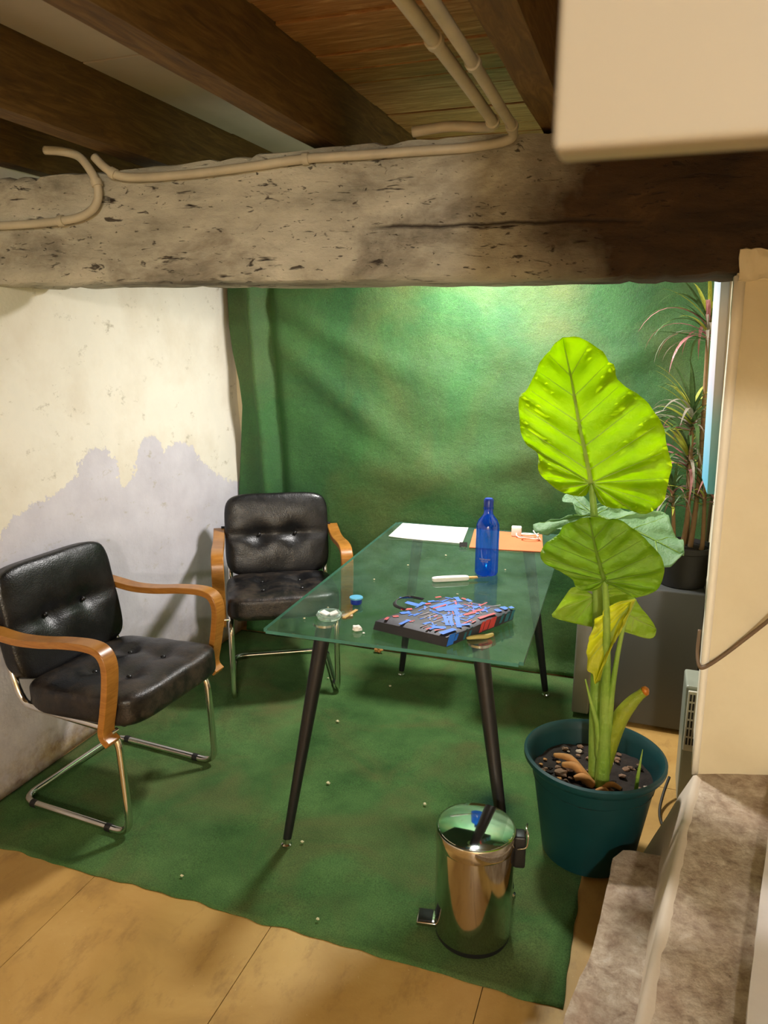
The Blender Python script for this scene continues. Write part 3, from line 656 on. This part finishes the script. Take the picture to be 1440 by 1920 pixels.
a=empty('glass_ashtray',(-.864,1.965,ZT),label='small faceted clear glass ashtray at the table corner',cat='ashtray')
mb=MB(); n=12; prof=[(.0,.004),(.022,.005),(.030,.016),(.036,.018),(.040,.012),(.034,.0),(0,0)]
for i in range(n):
    for (r1,z1),(r2,z2) in zip(prof,prof[1:]):
        k0=2*math.pi*i/n; k1=2*math.pi*(i+1)/n
        mb.add([(r1*math.cos(k0),r1*math.sin(k0),z1),(r1*math.cos(k1),r1*math.sin(k1),z1),(r2*math.cos(k1),r2*math.sin(k1),z2),(r2*math.cos(k0),r2*math.sin(k0),z2)],[(0,1,2,3)])
mb.build('dish',M['clear'],a)
for ang in (40,170): 
    mb=MB().box((.004,-.012,.006),(.030,.012,.012)); mb.xf(Matrix.Rotation(R(ang),4,'Z') @ Matrix.Rotation(R(-14),4,'Y')); mb.build('paper_scrap',M['paper'],a,bevel=.002)

st=MB().box((-.0055,-.04,0),(.0055,.04,.003),bev=.001); st.xf(Matrix.Translation((-.815,2.015,ZT)) @ Matrix.Rotation(R(-8),4,'Z'))
tag(st.build('wooden_stick',M['wood_stick']),'short pale wooden stick beside the glass ashtray','stick')
def crumple(name, c, size, mat, seed, flat=.6):
    bm=bmesh.new(); bmesh.ops.create_icosphere(bm,subdivisions=2,radius=1); mb=MB()
    for v in bm.verts:
        q=v.co.copy(); k=1+.55*noise.noise(q*1.7+Vector((seed,0,0))); q*=k; v.co=Vector((q.x*size,q.y*size*.75,q.z*size*flat))
    zmin=min(v.co.z for v in bm.verts); bm.verts.index_update()
    mb.add([(v.co.x+c[0],v.co.y+c[1],v.co.z-zmin+c[2]) for v in bm.verts],[[v.index for v in f.verts] for f in bm.faces]); bm.free()
    return mb.build(name,mat)
tag(crumple('crumpled_tissue',(-.749,1.900,ZT),.016,M['paper'],3,.5),'crumpled white tissue scrap at the near table edge','tissue')
tag(crumple('paper_bit',(-.722,1.885,ZT),.004,M['paper'],8,.5),'tiny white scrap right of the crumpled tissue','scrap')
mb=MB(); pts=crom([(-.435,1.945,ZT+.004),(-.41,1.958,ZT+.006),(-.385,1.975,ZT+.005),(-.368,1.992,ZT+.007)],5)
mb.tube(pts,[.003+.004*math.sin(math.pi*(i/(len(pts)-1)))**.5 for i in range(len(pts))],7)
tag(mb.build('dry_peel',M['peel'],None,True),'dry yellowish peel beside the patterned bag','peel')
# box cutter
k=empty('utility_knife',(-.585,2.447,ZT),R(29.5),label='white handled knife lying in front of the blue bottle',cat='knife')
bm=cushion(.066,.0125,.0085,[],n=6); bm.xf(Matrix.Translation((-.026,0,.0085))); bm.build('handle',M['white'],k,True)
MB().box((.038,-.0075,.005),(.072,.0075,.011),bev=.002).build('collar',M['wood_stick'],k)
MB().add([(.07,-.006,.0075),(.105,-.006,.0075),(.118,.006,.0075),(.07,.006,.0075),(.07,-.006,.0085),(.105,-.006,.0085),(.118,.006,.0085),(.07,.006,.0085)],[(0,3,2,1),(4,5,6,7),(0,1,5,4),(1,2,6,5),(2,3,7,6),(3,0,4,7)]).build('blade',M['steel'],k)
# papers
def sheet(name, corners, th, mat, curl=0, n=10):
    A,B,C,D=[Vector(p) for p in corners]; mb=MB()
    for s_ in (1,0):
        for j in range(n+1):
            for i in range(n+1):
                u,v=i/n,j/n; p=(A*(1-u)+B*u)*(1-v)+(D*(1-u)+C*u)*v
                mb.v.append((p.x,p.y,p.z+s_*th+curl*(max(0,1-u*4)**2*(1-v)*.6+max(0,u-.8)*2*v)+.0008*nz(u*3,v*3,s_*0)))
    m_=n+1
    for s_ in (0,1):
        o_=s_*m_*m_
        for j in range(n):
            for i in range(n): mb.f.append((o_+j*m_+i,o_+j*m_+i+1,o_+(j+1)*m_+i+1,o_+(j+1)*m_+i))
    for i in range(n):
        for q0,q1 in (((i),(i+1)),((n*m_+i),(n*m_+i+1)),((i*m_),((i+1)*m_)),((i*m_+n),((i+1)*m_+n))): mb.f.append((q0,q1,q1+m_*m_,q0+m_*m_))
    mb.mi=[0]*len(mb.f); return mb.build(name,mat,None,30)
z=ZT
tag(sheet('paper_sheet',[(-.998,2.905,z),(-.682,2.912,z),(-.715,3.165,z),(-1.015,3.150,z)],.0025,M['paper'],.006),'blank white paper sheets at the far end of the table','paper')
tag(sheet('orange_folder',[(-.640,2.86,z),(-.352,2.900,z),(-.392,3.160,z),(-.685,3.155,z)],.003,M['orange'],.002),'orange card folder at the far end of the table','folder')
ch=empty('phone_charger',(-.492,3.10,z+.004),R(10),label='white charger plug with coiled cable on the orange folder',cat='charger')
MB().box((-.021,-.014,0),(.021,.014,.042),bev=.005).build('plug',M['white'],ch,40)
pth=[(.0,-.012,.015),(.01,-.035,.004)]+[(.055+.035*math.cos(t*.55),-.055+.022*math.sin(t*.55),.004+.0012*t) for t in range(0,26)]+[(.10,-.075,.006)]
MB().tube(crom(pth,3),.0022,7).build('cable',M['white'],ch,True)
cl=empty('binder_clip',(-.668,2.875,z),R(15),label='small dark binder clip between paper and orange folder',cat='clip')
MB().add([(-.016,-.008,0),(.016,-.008,0),(.016,.008,0),(-.016,.008,0),(-.016,-.001,.018),(.016,-.001,.018),(.016,.001,.018),(-.016,.001,.018)],[(0,3,2,1),(4,5,6,7),(0,1,5,4),(1,2,6,5),(2,3,7,6),(3,0,4,7)]).build('jaw',M['black'],cl)
for s_ in (-1,1): MB().tube([(-.008,s_*.009,.001),(-.006,s_*.028,.006),(.006,s_*.028,.006),(.008,s_*.009,.001)],.0012,6).build('wire_handle',M['chrome'],cl,True)
# patterned bag
bg=empty('patterned_bag',(-.52,2.0,ZT),label='flat charcoal bag with blue and red streak print on the table',cat='bag')
TC=[Vector((-.690,1.897,.789)),Vector((-.468,1.850,.789)),Vector((-.332,2.120,.789)),Vector((-.556,2.165,.789))]
BC=[Vector((-.708,1.925,ZT)),Vector((-.474,1.873,ZT)),Vector((-.338,2.142,ZT)),Vector((-.566,2.178,ZT))]
def bq(Q,u,v): return (Q[0]*(1-u)+Q[1]*u)*(1-v)+(Q[3]*(1-u)+Q[2]*u)*v
def bagz(x,y): return .003*nz(x,y,2,9)
mb=MB(); n=16; m_=n+1
for Q,tp in ((BC,0),(TC,1)):
    for j in range(m_):
        for i in range(m_):
            u,v=i/n,j/n; p=bq(Q,u,v); e_=min(u,1-u,v,1-v)
            mb.v.append((p.x,p.y,p.z+(bagz(p.x,p.y)-.006*max(0,1-e_*14) if tp else 0)))
for s_ in (0,1):
    for j in range(n):
        for i in range(n): mb.f.append((s_*m_*m_+j*m_+i,s_*m_*m_+j*m_+i+1,s_*m_*m_+(j+1)*m_+i+1,s_*m_*m_+(j+1)*m_+i))
for i in range(n):
    for q0,q1 in (((i),(i+1)),((n*m_+i),(n*m_+i+1)),((i*m_),((i+1)*m_)),((i*m_+n),((i+1)*m_+n))): mb.f.append((q0,q1,q1+m_*m_,q0+m_*m_))
mb.mi=[0]*len(mb.f); wpar(mb.build('body',M['bag'],bg,40),bg)
for kk,nm in ((0,'pr_blue'),(1,'pr_red'),(2,'pr_grey')):
    mb=MB()
    for x1,y1,x2,y2,wd,k_ in STROKES:
        if k_!=kk: continue
        wd*=1.35 if kk==0 else 1.1
        A=Vector((x1,y1,0)); B=Vector((x2,y2,0)); t=(B-A); t=t.normalized() if t.length>1e-5 else Vector((1,0,0)); nn=Vector((-t.y,t.x,0))
        A-=t*wd*.25; B+=t*wd*.25; q=4
        for i in range(q):
            a_=A.lerp(B,i/q); b_=A.lerp(B,(i+1)/q); jit=lambda p: 1+.5*nz(p.x,p.y,kk,90)
            P=[a_-nn*wd/2*jit(a_),b_-nn*wd/2*jit(b_),b_+nn*wd/2*jit(b_),a_+nn*wd/2*jit(a_)]
            mb.add([(p.x,p.y,.7905+bagz(p.x,p.y)) for p in P],[(0,1,2,3)])
    tag(wpar(mb.build('print',M[nm],bg,fix=False),bg),kind='stuff')
rb_=random.Random(21)
for nm,cnt in (('pr_blue',70),('pr_red',26),('pr_grey',20)):
    mb=MB()
    for _ in range(cnt):
        u,v=rb_.gauss(.55,.24),rb_.gauss(.55,.22)
        if not (.06<u<.94 and .06<v<.94): continue
        p=bq(TC,u,v); an=rb_.choice([R(62),R(62),R(-70),R(-15)])+rb_.uniform(-.12,.12); L_=rb_.uniform(.006,.022); wd=rb_.uniform(.0015,.0038)
        t=Vector((math.cos(an),math.sin(an),0)); nn=Vector((-t.y,t.x,0))
        mb.add([(q.x,q.y,.7902+bagz(q.x,q.y)) for q in (p-t*L_-nn*wd,p+t*L_-nn*wd*.6,p+t*L_+nn*wd*.6,p-t*L_+nn*wd)],[(0,1,2,3)])
    tag(wpar(mb.build('print',M[nm],bg,fix=False),bg),kind='stuff')
# print on the side facing the camera-right (edge F to R)
def sidep(u,h): 
    T_=TC[1].lerp(TC[2],u); B_=BC[1].lerp(BC[2],u); p=B_.lerp(T_,h); return p+Vector((.0018,-.0009,0))
for nm,qs in (('pr_blue',[(0.01,.10,.1,.98),(.11,.15,.3,.9)]),('pr_red',[(.47,.52,.1,.95),(.53,.60,.15,.97),(.61,.70,.1,.98)]),('pr_teal',[(.24,.27,.1,.9),(.31,.34,.1,.9),(.78,.82,.2,.95),(.86,.92,.15,.95),(.94,.99,.1,.9)])):
    mb=MB()
    for a_,b_,h0,h1 in qs: mb.add([sidep(a_-.02,h0),sidep(b_-.02,h0),sidep(b_+.02,h1),sidep(a_+.02,h1)],[(0,1,2,3)])
    tag(wpar(mb.build('print',M[nm],bg,fix=False),bg),kind='stuff')
mb=MB(); hp=crom([(-.640,2.00,.785),(-.680,2.03,.782),(-.692,2.075,.782),(-.665,2.105,.786),(-.615,2.10,.786)],6)
mb2=[]
for i,p in enumerate(hp): mb.v += [(p.x,p.y,p.z),(p.x+.012,p.y-.012,p.z+.012),(p.x+.015,p.y-.012,p.z+.012),(p.x+.003,p.y,p.z)]
for i in range(len(hp)-1):
    for q in range(4): mb.f.append((i*4+q,i*4+(q+1)%4,i*4+4+(q+1)%4,i*4+4+q)); mb.mi.append(0)
wpar(mb.build('handle',M['bag'],bg,True),bg)

# ------------------------------------------------------------------ pedal bin
bn=empty('pedal_bin',(-.342,1.712,.006),label='small shiny steel pedal bin on the carpet',cat='bin')
MB().lathe([(.098,0),(.100,.004),(.100,.020)],48).build('base_ring',M['black'],bn,40)
MB().lathe([(.1015,.015),(.1025,.018),(.1025,.268)],64).build('body',M['steel'],bn,30)
MB().lathe([(.1045,.264),(.1055,.267),(.1055,.296),(.1035,.300),(.099,.3012)],64).build('lid_rim',M['steel'],bn,30)
MB().lathe([(.1005,.2995),(.098,.302),(.08,.3045),(.04,.307),(0,.308)],64).build('lid',M['lid_steel'],bn,30)
hg=R(12)
mb=MB().box((.100,-.020,.205),(.130,.020,.292),bev=.006); mb.xf(Matrix.Rotation(hg,4,'Z')); hb=mb.build('hinge_block',M['black'],bn,40)
mb=MB().tube(fillet([(.108,-.024,.262),(.132,-.025,.268),(.134,-.025,.305),(.128,0,.310),(.134,.025,.305),(.132,.025,.268),(.108,.024,.262)],.01,4),.0022,8); mb.xf(Matrix.Rotation(hg,4,'Z')); mb.build('wire_hoop',M['chrome'],hb,True)
pg=R(190)
mb=MB().box((.080,-.027,.014),(.150,.027,.026),bev=.003); mb.xf(Matrix.Rotation(pg,4,'Z')); pd=mb.build('pedal',M['steel'],bn,40)
mb=MB().box((.108,-.022,.0262),(.146,.022,.029),bev=.001); mb.xf(Matrix.Rotation(pg,4,'Z')); mb.build('pedal_pad',M['black'],pd,40)

bn.scale=(1,1,1.07)
# ------------------------------------------------------------------ elephant-ear plant
PX,PY=-.075,2.16
pl=empty('elephant_ear_plant',(PX,PY,.006),label='tall lime green elephant ear plant in a dark teal pot',cat='plant')
prof=[(.0,.004),(.132,.0),(.140,.006),(.176,.24),(.186,.285),(.190,.300),(.200,.306),(.211,.322),(.211,.334),(.203,.338),(.195,.330),(.188,.305),(.172,.240),(.0,.235)]
MB().lathe(prof,64).build('pot',M['pot'],pl,40)
mb=MB(); n=26
for j in range(n+1):
    r_=.182*j/n
    for k in range(48):
        a_=2*math.pi*k/48; x=r_*math.cos(a_); y=r_*math.sin(a_); mb.v.append((x,y,.262+.012*nz(x,y,3,14)+.008*nz(x,y,5,45)))
for j in range(n):
    for k in range(48): mb.f.append((j*48+k,j*48+(k+1)%48,(j+1)*48+(k+1)%48,(j+1)*48+k)); mb.mi.append(0)
soil=mb.build('soil',M['soil'],pl,True)
rs=random.Random(4)
for i in range(90):
    a_=rs.uniform(0,6.28); r_=.16*math.sqrt(rs.random()); s_=rs.uniform(.004,.012)
    if i<3: a_,r_,s_=( (3.6,.10,.022),(4.0,.13,.016),(3.3,.07,.018))[i]
    o=crumple('pebble',(r_*math.cos(a_),r_*math.sin(a_),.264),s_,rs.choice([M['pebble'],M['bark'],M['soil'],M['husk'],M['bark'],M['soil'],M['bark']]),i*3.1,.45); o.parent=soil
for (x0,y0,x1,y1,z1,rr) in ((-.02,-.03,-.12,.02,.035,.016),(-.01,-.05,-.09,-.02,.03,.018),(.0,-.06,-.05,-.075,.02,.017),(.03,-.07,.085,-.085,.02,.012),(.02,-.09,.05,-.10,.01,.010)):
    pts=crom([(x0,y0,.262),((x0+x1)/2,(y0+y1)/2,.268+z1),(x1,y1,.270+z1*.6)],5); N=len(pts)
    MB().tube(pts,[rr*(1-.6*i/N) for i in range(N)],8).build('dry_husk',M['husk'],pl,True)
def ribbon(mb, P, W, nn):       # raised half-round strip along a leaf rib
    b=len(mb.v); P=[Vector(p) for p in P]; N=len(P)
    for i,p in enumerate(P):
        t=(P[min(i+1,N-1)]-P[max(i-1,0)]).normalized(); sd=t.cross(nn).normalized(); w_=W[i]
        mb.v += [tuple(p-sd*w_+nn*.0008),tuple(p-sd*w_*.5+nn*(w_*.5+.0008)),tuple(p+sd*w_*.5+nn*(w_*.5+.0008)),tuple(p+sd*w_+nn*.0008)]
    for i in range(N-1):
        for q in range(3): mb.f.append((b+i*4+q,b+i*4+q+1,b+i*4+5+q,b+i*4+4+q)); mb.mi.append(0)
    return mb
def leaf(name, D, mat, vmat, cup=.02, rip=.006, nrib=6, midr=.007, flip=1, tipmat=None):
    Ms=[Vector(p) for p in crom(D['M'],8)]
    def resamp(P,n):
        P=[Vector(p) for p in P]; P=crom(P,4); L=[0]
        for a_,b_ in zip(P,P[1:]): L.append(L[-1]+(b_-a_).length)
        out=[];k=0
        for i in range(n):
            t=L[-1]*i/(n-1)
            while k<len(P)-2 and L[k+1]<t: k+=1
            out.append(P[k].lerp(P[k+1],(t-L[k])/max(1e-9,L[k+1]-L[k])))
        return out
    def mid(s): 
        s=max(0,min(1,s))*(len(Ms)-1); i=min(int(s),len(Ms)-2); return Ms[i].lerp(Ms[i+1],s-i)
    a_=Vector(D['M'][0]); b_=Vector(D['M'][-1]); c_=Vector(D['R'][len(D['R'])//2]); nn=(b_-a_).cross(c_-a_).normalized()
    if nn.y>0: nn=-nn
    N,K=56,12; mb=MB(); ribs=[]; scale=(b_-a_).length
    for sgn,S in ((1,D['R']),(-1,D['L'])):
        O=resamp(S,N); base=len(mb.v); grid=[]
        for i in range(N):
            t=i/(N-1); s=min(1,(t/.52))**.8; m0=mid(s); row=[]
            for k_ in range(K+1):
                q=k_/K; p=m0.lerp(O[i],q)
                arc=math.sin(math.pi*min(1,q))*0.5
                w_=cup*(q**1.5)*scale*1.2+rip*math.sin(t*nrib*2*math.pi*1.0)*q*(1-.25*q)
                w_+=.4*rip*math.sin(t*nrib*4*math.pi+q*9)*q + .009*nz(p.x,p.z,sgn,26)*q+.005*nz(p.x,p.z,sgn,60)*q+ rip*.9*nz(t*14,q*2,sgn*3)*q**3
                row.append(p+nn*w_*flip)
            grid.append(row)
        mb.v += [tuple(p) for row in grid for p in row]
        for i in range(N-1):
            for k_ in range(K): mb.f.append((base+i*(K+1)+k_,base+i*(K+1)+k_+1,base+(i+1)*(K+1)+k_+1,base+(i+1)*(K+1)+k_)); mb.mi.append(0)
        for r_ in range(1,nrib+2):
            i=int((r_/(nrib+2)+.02)*(N-1)*.98); ribs.append(grid[min(i,N-1)])
    o=mb.build(name,mat,pl,True,fix=False); wpar(o,pl)
    bm=bmesh.new(); bm.from_mesh(o.data); bmesh.ops.remove_doubles(bm,verts=bm.verts,dist=1e-5); bm.to_mesh(o.data); bm.free()
    sd=o.modifiers.new('t','SOLIDIFY'); sd.thickness=.0012; sd.offset=0
    vb=MB()
    for rb in ribs:
        pts=rb[:-1]; L_=len(pts); ribbon(vb,pts,[.0022*(1-.8*i/L_) for i in range(L_)],nn)
    v=vb.build('veins',vmat,o,True); v.matrix_parent_inverse=Matrix(); v['kind']='stuff'
    mp=[p+nn*.001 for p in Ms]; L_=len(mp)
    mr=ribbon(MB(),mp,[midr*(.25+.75*i/(L_-1)) for i in range(L_)],nn).build('midrib',vmat,o,True); mr.matrix_parent_inverse=Matrix()
    return o
leaf('leaf',LEAF_TALL,M['leaf_lime'],M['vein'],.05,.015,9,.0065)['label']='large upright lime green leaf'
leaf('leaf',LEAF_FLAT,M['leaf_dull'],M['vein_dk'],.02,.008,6,.005)['label']='dull green leaf held flat'
leaf('leaf',LEAF_FRONT,M['leaf_mid'],M['vein_mid'],.05,.008,7,.006)['label']='mid green leaf in front'
leaf('leaf',LEAF_LOW,M['leaf_low'],M['vein'],.03,.006,4,.004)['label']='pale lower leaf'
leaf('leaf',LEAF_WILTED,M['leaf_yellow'],M['vein'],.12,.010,3,.004)['label']='yellow wilted hanging leaf'
def pet(name, path, r0_, r1_, mat):
    pts=crom(path,8); N=len(pts); return wpar(MB().tube(pts,[r0_+(r1_-r0_)*(i/(N-1))**.7 for i in range(N)],12).build(name,mat,pl,True),pl)
pet('petiole',[(-.062,2.135,.255),(-.075,2.16,.395),(-.085,2.165,.58),(-.096,2.17,.791),(-.108,2.18,.906),(-.126,2.19,1.069),(-.142,2.199,1.166)],.026,.0085,M['petiole'])['label']='tall pale petiole of the largest leaf'
pet('petiole',[(-.045,2.105,.255),(-.048,2.10,.433),(-.054,2.095,.552),(-.057,2.08,.652),(-.068,2.05,.837),(-.079,2.041,.929)],.023,.007,M['petiole'])
pet('petiole',[(-.040,2.125,.30),(-.039,2.10,.477),(-.036,2.085,.62),(-.022,2.074,.78),(.004,2.07,.876)],.014,.004,M['petiole'])
pet('petiole',[(-.085,2.17,.55),(-.10,2.19,.75),(-0.130,2.321,0.945),(-0.136,2.371,1.035)],.012,.006,M['petiole'])
pet('petiole',[(-.07,2.17,.5),(-.09,2.185,.7),(-.11,2.198,.826)],.010,.005,M['petiole'])
# cut petiole with a brown tip
pts=crom([(-.040,2.12,.30),(-.030,2.12,.40),(-.012,2.12,.484),(.018,2.12,.544),(.050,2.12,.585)],8); N=len(pts)
fo=wpar(MB().tube(pts,[.014+.010*math.sin(math.pi*min(1,i/(N-1)*1.1)) for i in range(N)],12).build('cut_petiole',leafmat('yellow_green_petiole',(140,160,40),(176,180,50),.3),pl,True),pl)
pts=[Vector((.050,2.12,.585)),Vector((.056,2.119,.590)),Vector((.061,2.118,.592))]
tp=MB().tube(pts,[.0145,.0135,.006],12).build('brown_tip',M['sheath'],fo,True); tp.matrix_parent_inverse=Matrix()
pts=crom([(-.058,2.105,.36),(-.070,2.10,.46),(-.092,2.10,.53),(-.114,2.10,.605)],6); N=len(pts)
wpar(MB().tube(pts,[.012*(1-.85*i/(N-1)) for i in range(N)],8).build('leaf_sheath',M['petiole'],pl,True),pl)
wpar(MB().tube([(.050,2.085,.262),(.052,2.075,.34),(.058,2.06,.435)],[.006,.0055,.001],7).build('shoot',M['petiole'],pl,True),pl)

# ------------------------------------------------------------------ mini fridge with dracaena on top
fr=empty('mini_fridge',(.02,3.2,0),label='dark grey mini fridge against the back wall right of the table',cat='fridge')
wpar(MB().box((-.128,3.01,.012),(.262,3.375,.60),bev=.008).build('body',M['fridge'],fr,40),fr)
dr=wpar(MB().box((-.212,3.005,.02),(-.142,3.375,.598),bev=.008).build('door',M['fridge_door'],fr,40),fr)
g_=wpar(MB().box((-.142,3.018,.03),(-.128,3.37,.59)).build('gasket',M['gasket'],fr),fr)
for x in (-.1,.22):
    for y in (3.05,3.33): wpar(MB().lathe([(.014,0),(.014,.014)],14,(x,y)).build('foot',M['black'],fr),fr)
fr.location.z=.006
dc=empty('potted_dracaena',(.175,3.13,.606),label='spiky pink and green dracaena in a black pot on the fridge',cat='plant')
MB().lathe([(.0,.002),(.085,0),(.09,.004),(.102,.14),(.108,.145),(.108,.165),(.100,.165),(.095,.15),(.0,.148)],36).build('pot',M['black_pot'],dc,40)
MB().lathe([(.094,.15),(.05,.156),(0,.158)],24).build('soil',M['soil'],dc,True)
def blade_mesh(L,W,droop,mat,nm):
    mb=MB(); n=9
    for i in range(n+1):
        t=i/n; x=L*t*(1-.28*t*t*droop); z=L*(.62*t-droop*.95*t*t); w_=W*(1-t)**.6*(.55+.9*t*(1-t)*2)
        mb.v += [(x,-w_,z+.25*w_),(x,0,z),(x,w_,z+.25*w_)]
    for i in range(n):
        for q in range(2): mb.f.append((i*3+q,i*3+q+1,i*3+4+q,i*3+3+q)); mb.mi.append(0)
    me=bpy.data.meshes.new(nm); me.from_pydata(mb.v,[],mb.f); me.materials.append(mat)
    me.polygons.foreach_set('use_smooth',[True]*len(me.polygons)); return me
BL=[blade_mesh(L,W,dr_,M[m_],'dracaena_leaf') for L,W,dr_,m_ in ((.31,.010,.9,'dr_pink'),(.28,.009,.75,'dr_grey'),(.24,.010,.4,'dr_yellow'),(.28,.010,.8,'dr_green'),(.24,.010,.3,'dr_green'),(.31,.009,1.0,'dr_grey'),(.28,.009,.9,'dr_pink'))]
rd=random.Random(11)
canes=[((.02,-.01),(.005,-.02,1.02),54),((-.01,.0),(-.02,-.03,.685),64),((-.05,-.03),(-.065,-.05,.385),46),((.05,-.03),(.05,-.03,.40),40),((.0,.03),(-.02,.0,.53),46)]
for (bx,by),(tx,ty,tz),nl in canes:
    mb=MB(); pts=crom([(bx,by,.14),(bx*.6+tx*.4+.012,by*.6+ty*.4,tz*.45),(tx,ty,tz)],6); mb.tube(pts,[.011-.005*i/len(pts) for i in range(len(pts))],8)
    cn=mb.build('cane',M['cane'],dc,True)
    for i in range(nl):
        az=i*2.399+rd.uniform(-.3,.3); lev=i/nl
        o=bpy.data.objects.new('leaf',rd.choice(BL) if lev<.75 else rd.choice(BL[2:5])); COL.objects.link(o); o.parent=cn
        o.location=(tx,ty,tz-.07+lev*.09); s_=rd.uniform(.8,1.12)*(.8 if tz<.5 else 1.0); o.scale=(s_,s_,s_)
        el=-.35+lev*.95+rd.uniform(-.15,.15)
        if math.cos(az)>0.2: o.scale=(s_*.5,s_*.7,s_*.7)
        o.rotation_euler=(rd.uniform(-.2,.2),-el,az)

# ------------------------------------------------------------------ behind the pier: heater, picture, cables
ht=empty('convector_heater',(.23,2.60,0),label='cream convector heater partly hidden behind the pier',cat='heater')
mb=MB().add([(.196,2.53,.0),(.27,2.53,.0),(.27,2.70,.0),(.196,2.70,.0),(.190,2.545,.43),(.27,2.545,.43),(.27,2.69,.43),(.190,2.69,.43)],[(0,3,2,1),(4,5,6,7),(0,1,5,4),(1,2,6,5),(2,3,7,6),(3,0,4,7)])
wpar(mb.build('body',M['heater_side'],ht,bevel=.008),ht)
gr=wpar(MB().box((.198,2.524,.20),(.268,2.534,.42),bev=.003).build('grille',M['heater'],ht),ht)
for r_ in range(6):
    for c_ in range(6):
        o=MB().box((.2045+c_*.0102,2.5215,.225+r_*.032),(.2100+c_*.0102,2.5245,.249+r_*.032)).build('slot',M['dark_slot'],gr); o.matrix_parent_inverse=Matrix()
pc=empty('canvas_picture',(.262,2.86,1.09),label='blue and pink canvas picture hung on the alcove side wall',cat='picture')
def quadbox(a,b,sk): 
    mb=MB().box(a,b); mb.v=[(x+(sk*(z-a[2])),y,z) for x,y,z in mb.v]; return mb
wpar(quadbox((.190,2.52,1.095),(.215,2.80,1.83),-.035).build('canvas',M['canvas_edge'],pc,bevel=.003),pc)
wpar(quadbox((.2155,2.54,1.085),(.237,2.79,1.82),-.035).build('stretcher',M['edge'],pc,bevel=.002),pc)
mb=MB(); pts=crom([(.42,2.20,.90),(.37,2.215,.822),(.31,2.225,.745),(.25,2.215,.682),(.205,2.196,.650),(.192,2.205,.655),(.188,2.235,.685),(.190,2.26,.74)],6)
tag(MB().tube(pts,.0055,8).build('wall_cable',M['cable'],None,True),'brown cable strung across the cream pier','cable')
pts=crom([(.168,2.56,.07),(.150,2.50,.035),(.140,2.43,.012),(.150,2.36,.008),(.19,2.30,.008)],6)
tag(MB().tube(pts,.005,8).build('floor_cable',M['grn_cable'],None,True),'dark cable on the floor behind the teal pot','cable')

# ------------------------------------------------------------------ litter
tag(crumple('cork_stopper',(-1.20,3.345,.006),.022,M['husk'],2,.9),'brown lump on the carpet at the back wall','lump')
rl=random.Random(3)
for x,y in ((-1.2,1.62),(-.93,1.88),(-1.02,3.0),(-1.32,2.98),(-.75,1.60),(-.98,2.2),(-1.12,2.62),(-.62,2.2)):
    tag(crumple('crumb',(x,y,.010),rl.uniform(.004,.007),M['crumb'],rl.random()*9,.6),'tiny pale crumb lying on the green carpet','crumb','crumbs on the carpet')
for x,y in ((-.86,2.35),(-.90,2.04),(-.80,2.55),(-.55,2.30),(-.45,2.62),(-.70,2.72),(-.93,1.93)):
    tag(crumple('crumb',(x,y,ZT),rl.uniform(.0025,.004),M['crumb'],rl.random()*9,.6),'tiny pale crumb lying on the glass table','crumb','crumbs on the glass')
